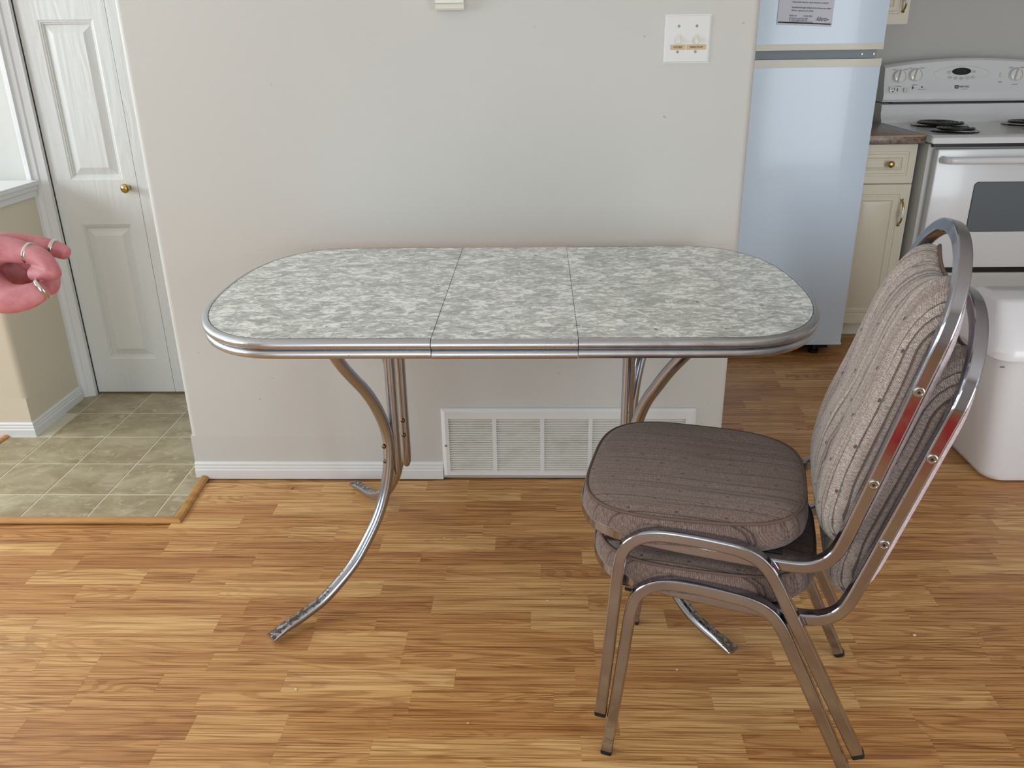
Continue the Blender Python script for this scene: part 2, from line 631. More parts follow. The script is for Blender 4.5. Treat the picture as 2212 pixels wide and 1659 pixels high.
def relief(bm, x0, x1, z0, z1, yf, rings, yb=None):
    """A board facing -y at y=yf with nested rectangular relief: rings [(inset, depth)], depth positive = recessed."""
    loops = []
    seq = [(0.0, 0.0)] + list(rings)
    for ins, d in seq:
        loops.append([bm.verts.new(p) for p in ((x0 + ins, yf + d, z0 + ins), (x1 - ins, yf + d, z0 + ins), (x1 - ins, yf + d, z1 - ins), (x0 + ins, yf + d, z1 - ins))])
    for a, b in zip(loops, loops[1:]):
        for i in range(4):
            j = (i + 1) % 4
            bm.faces.new((a[i], a[j], b[j], b[i]))
    bm.faces.new(loops[-1])
    if yb is not None:
        back = [bm.verts.new(p) for p in ((x0, yb, z0), (x1, yb, z0), (x1, yb, z1), (x0, yb, z1))]
        for i in range(4):
            j = (i + 1) % 4
            bm.faces.new((back[i], back[j], loops[0][j], loops[0][i]))
        bm.faces.new(back)


def text(name, body, size, loc, rot, mat, parent=None, align='CENTER', shear=0.0, sx=1.0, extrude=0.0002):
    c = bpy.data.curves.new(name, 'FONT')
    c.body = body
    c.size = size
    c.align_x = align
    c.align_y = 'CENTER'
    c.shear = shear
    c.extrude = extrude
    c.resolution_u = 3
    tmp = bpy.data.objects.new(name, c)
    COL.objects.link(tmp)
    dg = bpy.context.evaluated_depsgraph_get()
    dg.update()
    me = bpy.data.meshes.new_from_object(tmp.evaluated_get(dg))
    bpy.data.objects.remove(tmp)
    bpy.data.curves.remove(c)
    o = bpy.data.objects.new(name, me)
    me.materials.clear()
    me.materials.append(MAT[mat])
    o.location = loc
    o.rotation_euler = rot
    o.scale = (sx, 1, 1)
    COL.objects.link(o)
    if parent is not None:
        o.parent = parent
    return o


def copy_tree(o, parent=None):
    c = o.copy()
    COL.objects.link(c)
    c.parent = parent
    for ch in list(o.children):
        copy_tree(ch, c)
    return c


# ================================================================== THE ROOM
ZC = 2.44


def struct(o):
    o['kind'] = 'structure'
    return o


def wall(name, x0, x1, y0, y1, z0=0.0, z1=ZC, mat='wall_paint'):
    return struct(box(name, x0, x1, y0, y1, z0, z1, mat, smooth=None))


# the partition wall behind the table, corners rounded with bullnose bead above the baseboard, square below
WL, WR, WT = -1.086, 0.558, 0.115


def rounded_rect_poly(x0, x1, y0, y1, r, k=6):
    pts = []
    for cx, cy, a0 in ((x1 - r, y1 - r, 0), (x0 + r, y1 - r, 90), (x0 + r, y0 + r, 180), (x1 - r, y0 + r, 270)):
        for i in range(k + 1):
            a = math.radians(a0 + 90 * i / k)
            pts.append((cx + r * math.cos(a), cy + r * math.sin(a)))
    return pts


bm = bmesh.new()
prism(bm, rounded_rect_poly(WL, WR, 0.0, WT, 0.019), 0.145, ZC)
prism(bm, [(WR, WT), (WL, WT), (WL, 0.0), (WR, 0.0)], 0.0, 0.145)
struct(build('wall_back', bm, 'wall_paint_scuffed', None, 0.5))

wall('wall_kitchen', 0.45, 3.3, 1.93, 2.05)
wall('wall_pantry', 0.35, 0.45, WT, 2.05)
wall('wall_right', 3.3, 3.42, -4.0, 2.05)
wall('wall_hall', -3.6, -1.80, 0.655, 0.775)
wall('wall_hall_right', -0.86, 0.35, 0.655, 0.775)
wall('wall_closet', -1.90, -0.80, 1.20, 1.30)
wall('wall_closet_left', -1.90, -1.80, 0.7751, 1.20)
wall('wall_closet_right', -0.86, -0.80, 0.7751, 1.20)
wall('wall_header', -1.80, -0.86, 0.655, 0.775, 2.04, ZC)
struct(box('ceiling', -3.72, 3.42, -4.12, 2.05, ZC, ZC + 0.1, 'ceiling_paint', smooth=None))
# the walls that hold the windows: behind the camera, and at the left
bm = bmesh.new()
bm_box(bm, -3.72, -1.5, -4.12, -4.0, 0, ZC)
bm_box(bm, 0.1, 2.1, -4.12, -4.0, 0, ZC)
bm_box(bm, -1.5, 0.1, -4.12, -4.0, 2.06, ZC)
bm_box(bm, -1.5, 0.1, -4.12, -4.0, 0, 0.35)
bm_box(bm, 3.14, 3.42, -4.12, -4.0, 0, ZC)
bm_box(bm, 2.1, 3.14, -4.12, -4.0, 2.08, ZC)
struct(build('wall_front', bm, 'wall_paint', None, None))
bm = bmesh.new()
bm_box(bm, -3.72, -3.6, -4.0, -2.75, 0, ZC)
bm_box(bm, -3.72, -3.6, -2.75, -1.05, 0, 0.85)
bm_box(bm, -3.72, -3.6, -2.75, -1.05, 2.05, ZC)
bm_box(bm, -3.72, -3.6, -1.05, -0.30, 0, ZC)
bm_box(bm, -3.72, -3.6, -0.30, 0.50, 0, 1.225)
bm_box(bm, -3.72, -3.6, -0.30, 0.50, 1.775, ZC)
bm_box(bm, -3.72, -3.6, 0.50, 0.655, 0, ZC)
struct(build('wall_left', bm, 'wall_paint', None, None))

# pony wall beside the entry: an L with a rounded corner, white cap and baseboard
PX, PY, PH = -1.776, 0.29, 0.838
bm = bmesh.new()
r = 0.018
arc = [(PX - r + r * math.cos(a), PY + r + r * math.sin(a)) for a in [math.radians(-90 + 15 * i) for i in range(7)]]
prism(bm, [(-2.9, PY)] + arc + [(PX, 0.655), (PX - 0.11, 0.655), (PX - 0.11, PY + 0.11), (-2.9, PY + 0.11)], 0.145, PH - 0.03)
prism(bm, [(-2.9, PY), (PX, PY), (PX, 0.655), (PX - 0.11, 0.655), (PX - 0.11, PY + 0.11), (-2.9, PY + 0.11)], 0.0, 0.145)
struct(build('wall_pony', bm, 'wall_paint_cream', None, 0.5))


def moulding(name, path, prof, mat, parent=None, smooth=0.5):
    """Run a moulding profile [(out, up)] along a floor-plan path; `out` points to the right of the walking direction."""
    bm = bmesh.new()
    P = [Vector((x, y, 0)) for x, y in path]
    n = len(P)
    rings = []
    for i in range(n):
        d0 = (P[i] - P[i - 1]).normalized() if i > 0 else (P[1] - P[0]).normalized()
        d1 = (P[i + 1] - P[i]).normalized() if i < n - 1 else d0
        n0 = Vector((d0.y, -d0.x, 0))
        n1 = Vector((d1.y, -d1.x, 0))
        nn = (n0 + n1) / (1 + n0.dot(n1))
        rings.append([bm.verts.new(P[i] + nn * a + Vector((0, 0, b))) for a, b in prof])
    m = len(prof)
    for r0, r1 in zip(rings, rings[1:]):
        for k in range(m):
            bm.faces.new((r0[k], r0[(k + 1) % m], r1[(k + 1) % m], r1[k]))
    bm.faces.new(rings[0])
    bm.faces.new(list(reversed(rings[-1])))
    return build(name, bm, mat, parent, smooth)


BASE = [(0, 0), (0.011, 0), (0.011, 0.030), (0.0085, 0.033), (0.0085, 0.040), (0.0065, 0.043), (0.0065, 0.050), (0.003, 0.055), (0, 0.056)]
struct(moulding('baseboard_back', [(WL, 0.0), (-0.3, 0.0)], BASE, 'white_trim'))
struct(moulding('baseboard_back.001', [(0.475, 0.0), (WR, 0.0), (WR, WT)], BASE, 'white_trim'))
struct(moulding('baseboard_pony', [(-2.9, PY), (PX, PY), (PX, 0.61)], BASE, 'white_trim'))
CAP = [(-0.13, PH - 0.03), (0.004, PH - 0.055), (0.012, PH - 0.053), (0.012, PH - 0.036), (0.019, PH - 0.03), (0.019, PH - 0.018), (0.026, PH - 0.014), (0.026, PH), (-0.136, PH), (-0.136, PH - 0.03)]
struct(moulding('trim_1', [(-2.9, PY), (PX, PY), (PX, 0.612)], CAP, 'white_trim'))

# door casing: fluted moulding up both sides and over the bifold door
CAS = [(0.0, 0.0), (0.0, 0.016), (0.006, 0.020), (0.020, 0.020), (0.024, 0.015), (0.038, 0.013), (0.042, 0.010), (0.058, 0.008), (0.066, 0.008), (0.066, 0.0)]
bm = bmesh.new()
for x0, sgn in ((-1.795, 1), (-0.875, -1)):
    lo = [bm.verts.new((x0 + sgn * a, 0.655 - 2 * b, 0.0)) for a, b in CAS]
    hi = [bm.verts.new((x0 + sgn * a, 0.655 - 2 * b, 2.08)) for a, b in CAS]
    for k in range(len(CAS)):
        j = (k + 1) % len(CAS)
        bm.faces.new((lo[k], lo[j], hi[j], hi[k]))
    bm.faces.new(lo)
    bm.faces.new(hi)
bm_box(bm, -1.80, -0.87, 0.62, 0.655, 2.02, 2.085)
struct(build('trim_2', bm, 'white_trim', None, 0.5))

# bifold closet door: two leaves with raised panels
door = struct(empty('door_1', (0, 0, 0)))


def bifold(x0, x1):
    bm = bmesh.new()
    yf, yb, zb, zt = 0.661, 0.691, 0.013, 2.02
    pl, pr_ = x0 + 0.068, x1 - 0.048
    # stiles and rails built round the panels
    zs = [zb, 0.150, 0.672, 0.830, 1.352, 1.480, 1.900, zt]
    bm_box(bm, x0, pl, yf, yb, zb, zt)
    bm_box(bm, pr_, x1, yf, yb, zb, zt)
    for a, b in ((zs[0], zs[1]), (zs[2], zs[3]), (zs[4], zs[5]), (zs[6], zs[7])):
        bm_box(bm, pl, pr_, yf, yb, a, b)
    for a, b in ((zs[1], zs[2]), (zs[3], zs[4]), (zs[5], zs[6])):
        relief(bm, pl, pr_, a, b, yf, [(0.005, 0.003), (0.007, 0.003), (0.010, 0.007), (0.012, 0.007), (0.016, 0.013), (0.042, 0.002)])
    return build('door_leaf', bm, 'door_skin', door, 0.3)


leaf = bifold(-1.7275, -1.424)
bifold(-1.4225, -1.118)
bm = bmesh.new()
lathe(bm, [(0.009, 0), (0.008, 0.012), (0.012, 0.016), (0.016, 0.022), (0.0165, 0.028), (0.013, 0.034), (0.006, 0.0365), (0, 0.0365)], (-1.4575, 0.661, 0.803), 'Y', 20)
build('door_knob', bm, 'brass', leaf, 1.0)

# ------------------------------------------------------------------ floor: three-strip oak laminate, every strip a piece
floor = struct(box('floor', -3.72, 3.42, -4.12, 2.05, -0.08, -0.004, 'laminate_oak', smooth=None))
SL, PW, V0 = 0.028, 0.06497, -1.1161
JOINTS = {-1: [-0.61, -0.1, 0.3, 0.762], 0: [-0.752, -0.518, -0.33, 0.081, 0.4, 0.766, 0.918], 1: [-0.706, -0.516, -0.301, 0.16, 0.52, 0.758],
          2: [-0.988, -0.72, -0.271, 0.03, 0.36, 0.66, 0.944], 3: [-0.992, -0.824, -0.553, -0.183, 0.078, 0.43, 0.78, 1.05],
          4: [-1.123, -0.993, -0.737, -0.309, 0.124, 0.52, 0.7, 0.994], 5: [-1.135, -0.688, -0.528, -0.307, 0.125, 0.47, 0.72, 1.011],
          6: [-1.208, -0.767, -0.532, -0.388, -0.02, 0.3, 0.58, 0.876], 7: [-1.153, -0.718, -0.262, 0.12, 0.44, 0.64, 0.964],
          8: [-1.166, -1.021, -0.803, -0.397, 0.053, 0.38, 0.7, 0.962], 9: [-1.323, -1.025, -0.895, -0.566, -0.241, 0.004, 0.35, 0.71, 1.052],
          10: [-1.231, -0.761, -0.316, 0.114, 0.5, 0.8], 11: [-1.325, -1.025, -0.89, -0.434, -0.12, 0.25, 0.55, 0.9], 12: [-1.214, -0.701, -0.571, -0.158, 0.2, 0.62, 1.0],
          13: [-0.86, -0.44, -0.081, 0.31, 0.7, 1.06], 14: [-0.78, -0.412, -0.216, 0.05, 0.42, 0.82, 1.1], 15: [-0.9, -0.56, -0.218, -0.055, 0.28, 0.6, 0.97], 16: [-0.67, -0.347, -0.218, 0.03, 0.37, 0.74, 1.08],
          17: [-0.8, -0.4, 0.0, 0.32, 0.69, 1.02]}
rng = random.Random(11)


def plank_bm(bm, x0, x1, v0, v1, tone=None):
    g = 0.00008
    x0, x1, v0, v1 = x0 + g, x1 - g, v0 + g, v1 - g
    top = [(x0, v0), (x1, v0), (x1, v1), (x0, v1)]
    c = 0.00015
    ins = [(x0 + c, v0 + c), (x1 - c, v0 + c), (x1 - c, v1 - c), (x0 + c, v1 - c)]
    Y = lambda x, v: v + SL * x
    a = [bm.verts.new((x, Y(x, v), -0.0039)) for x, v in top]
    b = [bm.verts.new((x, Y(x, v), -0.0001)) for x, v in top]
    d = [bm.verts.new((x, Y(x, v), 0.0)) for x, v in ins]
    fs = [bm.faces.new(d)]
    for i in range(4):
        j = (i + 1) % 4
        fs.append(bm.faces.new((a[i], a[j], b[j], b[i])))
        fs.append(bm.faces.new((b[i], b[j], d[j], d[i])))
    if tone is not None:
        lay = bm.faces.layers.float['tone']
        for f in fs:
            f[lay] = tone


field = bmesh.new()
field.faces.layers.float.new('tone')
n_planks = 0
for k in range(-44, 40):
    v0, v1 = V0 + k * PW, V0 + (k + 1) * PW
    yc = (v0 + v1) / 2
    # the x range of this row, clear of the walls and of the tiled entry
    if yc > 0.02:
        lo, hi = 0.47, 3.28
        if yc > 1.90:
            continue
    elif yc > -0.24:
        lo, hi = -1.06, 3.28
    else:
        lo, hi = -3.58, 3.28
    js = list(JOINTS.get(k, []))
    if not js:
        x = lo + rng.uniform(0.1, 0.4)
        js = []
        while x < hi - 0.12:
            js.append(round(x, 3))
            x += rng.choice((0.2, 0.27, 0.33, 0.36, 0.4, 0.44)) + rng.uniform(-0.02, 0.02)
    else:
        x = js[-1]
        while x < hi - 0.4:
            x += rng.uniform(0.25, 0.42)
            js.append(round(x, 3))
        x = js[0]
        while x > lo + 0.4:
            x -= rng.uniform(0.25, 0.42)
            js.insert(0, round(x, 3))
    js = [lo] + [j for j in js if lo + 0.05 < j < hi - 0.05] + [hi]
    for a, b in zip(js, js[1:]):
        seen = (-1.30 < yc < 1.40 and ((yc < 0 and b > -1.35 - 0.5 * (yc + 0.3) - 0.35 and a < 1.55) or (yc >= 0 and a < 1.75)))
        seen = seen and a < 1.0 + 0.55 * (yc + 1.2)
        seen = seen and b > -0.62 - 0.9 * (yc + 1.2)
        if seen and n_planks < 298:
            bm = bmesh.new()
            plank_bm(bm, a, b, v0, v1)
            build('plank', bm, 'laminate_oak', floor, None)
            n_planks += 1
        else:
            plank_bm(field, a, b, v0, v1, rng.random())
tag(build('plank_field', field, 'laminate_oak', floor, None), kind='stuff')

# tiled entry: a grout bed with square tiles set on it
TS, GX, GY = 0.198, -1.7155, 0.0785
entry = struct(empty('floor_entry', (0, 0, 0)))
bm = bmesh.new()
bm_box(bm, -1.868, -1.062, -0.262, PY + 0.02, -0.0035, 0.0035)
bm_box(bm, PX - 0.02, -0.30, PY + 0.0201, 1.2, -0.0035, 0.0035)
bm_box(bm, -1.0619, -0.30, WT, PY + 0.02, -0.0035, 0.0035)
build('grout_bed', bm, 'grout', entry, None)
for i in range(-2, 8):
    for j in range(-2, 4):
        x0, y0 = GX + i * TS + 0.0025, GY + j * TS + 0.0025
        x1, y1 = x0 + TS - 0.005, y0 + TS - 0.005
        cx = (x0 + x1) / 2
        x0, y0 = max(x0, -1.865 if y0 < PY else PX + 0.004), max(y0, -0.26)
        ymid = (y0 + y1) / 2
        if y0 < 0.11:
            x1 = min(x1, -1.064)
        if x1 < PX + 0.02:
            y1 = min(y1, PY - 0.002)
        elif x0 < PX and y1 > PY:
            y1 = PY - 0.002
        if x1 - x0 < 0.015 or y1 - y0 < 0.015 or x0 > -0.7:
            continue
        bm = bmesh.new()
        bm_box(bm, x0, x1, y0, y1, 0.002, 0.0046)
        es = [e for e in bm.edges if all(v.co.z > 0.004 for v in e.verts)]
        bmesh.ops.bevel(bm, geom=es, offset=0.0008, segments=1, affect='EDGES')
        build('tile', bm, 'slate_tile', entry, None)
        # the strip of tile beside a clipped corner
        if x0 < PX < x1 and GY + (j + 1) * TS > PY + 0.03 and y1 < PY:
            bm = bmesh.new()
            bm_box(bm, PX + 0.004, x1, y1 + 0.0001, GY + (j + 1) * TS - 0.0025, 0.002, 0.0046)
            build('tile', bm, 'slate_tile', entry, None)

STRIP = [(-0.012, 0.0), (0.013, 0.0), (0.013, 0.004), (0.009, 0.010), (0.003, 0.0125), (-0.006, 0.0125), (-0.012, 0.008)]
struct(moulding('trim_3', [(-1.90, -0.272), (-1.045, -0.262), (-1.058, -0.012)], STRIP, 'oak_trim'))
struct(moulding('trim_4', [(-1.872, 0.285), (-1.892, -0.24)], STRIP, 'oak_trim'))

# ================================================================== ON THE WALL
# return-air register: frame, five banks of slats, screws
reg = empty('air_register', (0.087, -0.0001, 0.008))
tag(reg, 'long white louvered return air grille low on the partition wall', 'vent')
W2, H2 = 0.386, 0.233
cols = [(-0.363 + 0.1461 * i, -0.363 + 0.1461 * i + 0.1336) for i in range(5)]
zl, zh = 0.021, 0.201
bm = bmesh.new()


def fbox(x0, x1, z0, z1, y0=-0.014, y1=-0.002):
    bm_box(bm, x0, x1, y0, y1, z0, z1)


fbox(-W2 + 0.012, cols[0][0], 0.008, H2 - 0.008)
fbox(cols[-1][1], W2 - 0.012, 0.008, H2 - 0.008)
for (a, b), (c, d) in zip(cols, cols[1:]):
    fbox(b, c, zl, zh)
fbox(cols[0][0], cols[-1][1], 0.008, zl)
fbox(cols[0][0], cols[-1][1], zh, H2 - 0.008)
# sloping flange round the outside
out = [(-W2, 0.0), (W2, 0.0), (W2, H2), (-W2, H2)]
inn = [(-W2 + 0.012, 0.008), (W2 - 0.012, 0.008), (W2 - 0.012, H2 - 0.008), (-W2 + 0.012, H2 - 0.008)]
ra = [bm.verts.new((x, -0.001, z)) for x, z in out]
rb = [bm.verts.new((x, -0.006, z)) for x, z in out]
rc = [bm.verts.new((x, -0.0142, z)) for x, z in inn]
for i in range(4):
    j = (i + 1) % 4
    bm.faces.new((ra[i], ra[j], rb[j], rb[i]))
    bm.faces.new((rb[i], rb[j], rc[j], rc[i]))
build('frame', bm, 'white_trim', reg, 0.3)
bm = bmesh.new()
bm_box(bm, cols[0][0], cols[-1][1], -0.0018, -0.0008, zl, zh)
build('backing', bm, 'register_inside', reg, None)
NS = 23
pitch = (zh - zl) / NS
sm = None
for a, b in cols:
    for k in range(NS):
        if sm is None:
            bm = bmesh.new()
            L = (b - a) / 2
            sec = [(-0.0135, 0.0010), (-0.0128, 0.0002), (-0.003, 0.0052), (-0.003, 0.0062), (-0.011, 0.0036), (-0.0135, 0.0024)]
            lo = [bm.verts.new((-L, y, z)) for y, z in sec]
            hi = [bm.verts.new((L, y, z)) for y, z in sec]
            for q in range(6):
                bm.faces.new((lo[q], lo[(q + 1) % 6], hi[(q + 1) % 6], hi[q]))
            bm.faces.new(lo)
            bm.faces.new(hi)
            s = build('slat', bm, 'register_slat_paint', reg, None)
            sm = s.data
        else:
            s = link('slat', sm, None, reg)
        s.location = ((a + b) / 2, 0, zl + k * pitch)
for x in (-0.374, 0.374):
    bm = bmesh.new()
    lathe(bm, [(0.0042, 0), (0.004, 0.0014), (0.002, 0.0024), (0, 0.0026)], (x, -0.0138, 0.112), 'Y', 10)
    build('screw', bm, 'screw_metal', reg, 0.8)

# double light switch
sw = empty('light_switch', (0.3775, 0.0, 1.2699))
tag(sw, 'white double light switch plate with two toggles and printed room labels', 'switch')
bm = bmesh.new()
bm_box(bm, -0.058, 0.058, -0.0055, 0.0, -0.0572, 0.0572)
es = [e for e in bm.edges if all(v.co.y < -0.005 for v in e.verts)]
bmesh.ops.bevel(bm, geom=es, offset=0.0035, segments=3, affect='EDGES')
build('plate', bm, 'white_enamel_side', sw, 0.5)
sw.children[0].data.materials[0] = MAT['white_trim']
for x, up in ((-0.0225, -1), (0.0225, -1)):
    bm = bmesh.new()
    bm_box(bm, x - 0.0055, x + 0.0055, -0.0066, -0.005, -0.012, 0.0125, 0.0006, 1)
    t = build('toggle', bm, 'ivory', sw, 0.5)
    bm = bmesh.new()
    vs = []
    for y, z, h, w in ((-0.0066, 0.001, 0.0085, 0.0040), (-0.0165, -0.006, 0.0045, 0.0036)):
        vs.append([bm.verts.new((x + a * w, y, z + b * h)) for a, b in ((-1, -1), (1, -1), (1, 1), (-1, 1))])
    for i in range(4):
        bm.faces.new((vs[0][i], vs[0][(i + 1) % 4], vs[1][(i + 1) % 4], vs[1][i]))
    bm.faces.new(vs[1])
    bm.faces.new(vs[0])
    build('lever', bm, 'ivory', t, 0.5)
    for z in (0.0302, -0.0302):
        bm = bmesh.new()
        lathe(bm, [(0.0034, 0), (0.0033, 0.0008), (0.002, 0.0014), (0, 0.0015)], (x, -0.0054, z), 'Y', 12)
        s = build('screw', bm, 'screw_metal', sw, 0.8)
        box('slot', x - 0.003, x + 0.003, -0.0073, -0.0066, z - 0.0004, z + 0.0004, 'dark_plastic', s)
for x0, x1, tx, body, zz in ((-0.0415, -0.0035, 0.0, 'KITCHEN', -0.0195), (-0.001, 0.049, 0.0, 'DINING ROOM', -0.0195)):
    t = box('label_strip', x0, x1, -0.0060, -0.0052, zz - 0.0062, zz + 0.0062, 'label_tape', sw)
    text('lettering', body, 0.0066 if body == 'KITCHEN' else 0.0062, ((x0 + x1) / 2, -0.0062, zz), (PI / 2, 0, 0), 'ink_black', t, sx=0.78)

# thermostat at the top of the picture
th = empty('thermostat', (-0.2215, 0.0, 1.345))
tag(th, 'small white box thermostat high on the partition wall, cut by the top edge', 'thermostat')
bm = bmesh.new()
prism(bm, [(0.0, 0.0), (-0.024, 0.0), (-0.028, 0.004), (-0.030, 0.012), (-0.0255, 0.0125), (-0.0255, 0.0145), (-0.034, 0.016), (-0.034, 0.115), (-0.030, 0.12), (0.0, 0.12)], -0.0355, 0.0355, 'X')
bm.faces.ensure_lookup_table()
build('housing', bm, 'ivory', th, 0.4)
bm = bmesh.new()
bm_box(bm, -0.026, 0.026, -0.0358, -0.034, 0.055, 0.10, 0.001, 1)
build('cover', bm, 'ivory', th, 0.5)

# ================================================================== THE TABLE
tab = empty('dining_table', (-0.065, -0.457, 0.0))
tag(tab, 'grey cracked-ice laminate extending table with chrome edge and bowed chrome legs', 'table')
TX0, TX1 = -0.1405, 0.1400     # leaf edges in table coordinates
TZ = 0.757
A0, EA, EB, EN = 0.431, 0.221, 0.3655, 2.4


def end_outline(side, off=0.0, k=40):
    """Half outline of one table end in table coordinates, from the front leaf joint round to the back one."""
    pts = []
    x_in = TX1 if side > 0 else -TX0
    for i in range(5):
        pts.append((x_in + (A0 - x_in) * i / 5.0, -(EB + off)))
    for i in range(k + 1):
        a = -PI / 2 + PI * i / k
        c, s = math.cos(a), math.sin(a)
        pts.append((A0 + (EA + off) * abs(c) ** (2 / EN), math.copysign((EB + off) * abs(s) ** (2 / EN), s)))
    for i in range(5):
        pts.append((A0 + (x_in - A0) * (i + 1) / 5.0, EB + off))
    # drop near-duplicates
    out = [pts[0]]
    for p in pts[1:]:
        if math.hypot(p[0] - out[-1][0], p[1] - out[-1][1]) > 1e-4:
            out.append(p)
    if side < 0:
        out = [(-x, y) for x, y in out]
    return out


def band(path3, z_mid, h, proud):
    """Half-round metal band along an outline."""
    bm = bmesh.new()
    P = [Vector((x, y, 0)) for x, y in path3]
    n = len(P)
    rings = []
    K = 10
    for i in range(n):
        t = (P[min(i + 1, n - 1)] - P[max(i - 1, 0)]).normalized()
        nr = Vector((t.y, -t.x, 0))
        mid = Vector((A0 * (1 if P[n // 2].x > 0 else -1) * 0.6, 0, 0))
        if nr.dot(P[i] - mid) < 0:
            nr = -nr
        ring = [bm.verts.new(P[i] + Vector((0, 0, z_mid + h / 2)))]
        for q in range(1, K):
            a = PI / 2 - PI * q / K
            ring.append(bm.verts.new(P[i] + nr * (proud * math.cos(a) ** 0.8) + Vector((0, 0, z_mid + h / 2 * math.sin(a)))))
        ring.append(bm.verts.new(P[i] + Vector((0, 0, z_mid - h / 2))))
        rings.append(ring)
    m = len(rings[0])
    for r0, r1 in zip(rings, rings[1:]):
        for k in range(m):
            bm.faces.new((r0[k], r0[(k + 1) % m], r1[(k + 1) % m], r1[k]))
    bm.faces.new(rings[0])
    bm.faces.new(list(reversed(rings[-1])))
    return bm


for side in (-1, 1):
    o = end_outline(side)
    bm = bmesh.new()
    prism(bm, o, 0.722, TZ)
    top = build('tabletop_end', bm, ['cracked_ice_laminate'], tab, 0.5)
    build('edge_band', band(end_outline(side, 0.0004), 0.7467, 0.0202, 0.0135), 'aluminium_edge', top, 0.7)
    build('edge_band', band(end_outline(side, -0.003), 0.7264, 0.0202, 0.0135), 'aluminium_edge', top, 0.7)
    # dark seam between the laminate and the metal
    bm = bmesh.new()
    pa = end_outline(side, 0.0)
    pb = end_outline(side, -0.0016)
    r0 = [bm.verts.new((x, y, TZ + 0.0002)) for x, y in pa]
    r1 = [bm.verts.new((x, y, TZ + 0.0002)) for x, y in pb]
    for i in range(len(pa) - 1):
        if i < len(pb) - 1:
            bm.faces.new((r0[i], r0[i + 1], r1[i + 1], r1[i]))
    build('seam', bm, 'steel_dark', top, None)
bm = bmesh.new()
bm_box(bm, TX0 + 0.001, TX1 - 0.001, -EB, EB, 0.722, TZ - 0.0006)
leafp = build('table_leaf', bm, 'cracked_ice_laminate', tab, None)
for z, off in ((0.7460, 0.0004), (0.7258, -0.002)):
    for sgn in (-1, 1):
        bm = bmesh.new()
        K = 10
        sec = [(0.0, 0.0100)] + [(0.0135 * math.cos(PI / 2 - PI * q / K) ** 0.8, 0.0100 * math.sin(PI / 2 - PI * q / K)) for q in range(1, K)] + [(0.0, -0.0100)]
        lo = [bm.verts.new((TX0 + 0.0015, sgn * (EB + off + a), z + b)) for a, b in sec]
        hi = [bm.verts.new((TX1 - 0.0015, sgn * (EB + off + a), z + b)) for a, b in sec]
        for q in range(len(sec)):
            j = (q + 1) % len(sec)
            bm.faces.new((lo[q], lo[j], hi[j], hi[q]))
        bm.faces.new(lo)
        bm.faces.new(hi)
        build('edge_band', bm, 'aluminium_edge', leafp, 0.7)
# runners under the top
bm = bmesh.new()
for y in (-0.16, 0.16):
    bm_box(bm, -0.46, 0.46, y - 0.02, y + 0.02, 0.700, 0.722)
build('runner', bm, 'underside_board', tab, None)
for x, nm in ((-0.285, 'a'), (0.277, 'b')):
    bm = bmesh.new()
    bm_box(bm, x - 0.12, x + 0.12, -0.24, 0.24, 0.700, 0.7215)
    build('mounting_plate', bm, 'underside_board', tab, None)

BOW_L = [(0.0, 0.0125), (0.036, 0.020), (0.084, 0.026), (0.141, 0.038), (0.195, 0.064), (0.243, 0.096), (0.285, 0.14), (0.321, 0.188),
         (0.348, 0.242), (0.364, 0.296), (0.372, 0.347), (0.372, 0.391), (0.362, 0.437), (0.343, 0.486), (0.317, 0.533), (0.282, 0.581), (0.257, 0.619), (0.212, 0.705)]
BOW_R = [(0.0, 0.0125), (0.03, 0.017), (0.07, 0.023), (0.116, 0.037), (0.158, 0.062), (0.2, 0.098), (0.247, 0.15), (0.285, 0.21), (0.312, 0.275),
         (0.326, 0.335), (0.327, 0.40), (0.318, 0.455), (0.304, 0.498), (0.287, 0.533), (0.264, 0.568), (0.238, 0.607), (0.205, 0.649), (0.155, 0.705)]


def bow_leg(foot, mid, prof):
    f = Vector((foot[0], foot[1], 0)) - Vector(tab.location)
    m = Vector((mid[0], mid[1], 0)) - Vector(tab.location)
    d = (m - f).normalized()
    path = catmull([f + d * a + Vector((0, 0, z)) for a, z in prof], 5)
    n = len(path)
    nb = Vector((d.y, -d.x, 0))
    sc = []
    for i in range(n):
        t = i / (n - 1)
        fl = max(0.0, 1 - t / 0.10)
        sc.append((1.0 - 0.5 * fl, 1.0 + 0.25 * fl))
    bm = bmesh.new()
    sweep(bm, path, circ(0.0138, 16), binormal=nb, scales=sc)
    bmesh.ops.translate(bm, verts=bm.verts, vec=(0, 0, 0))
    o = build('leg', bm, 'chrome_leg', tab, 0.9)
    return o, d, f, nb


def stud(parent, p, n, mat='brass_screw', r=0.0062):
    """A domed slotted screw standing on a tube."""
    n = Vector(n).normalized()
    u = n.orthogonal().normalized()
    v = n.cross(u)
    bm = bmesh.new()
    lathe(bm, [(r, 0), (r * 0.98, 0.0015), (r * 0.7, 0.0035), (r * 0.3, 0.0044), (0, 0.0046)], p, (n, u, v), 12)
    return build('screw', bm, mat, parent, 0.9)


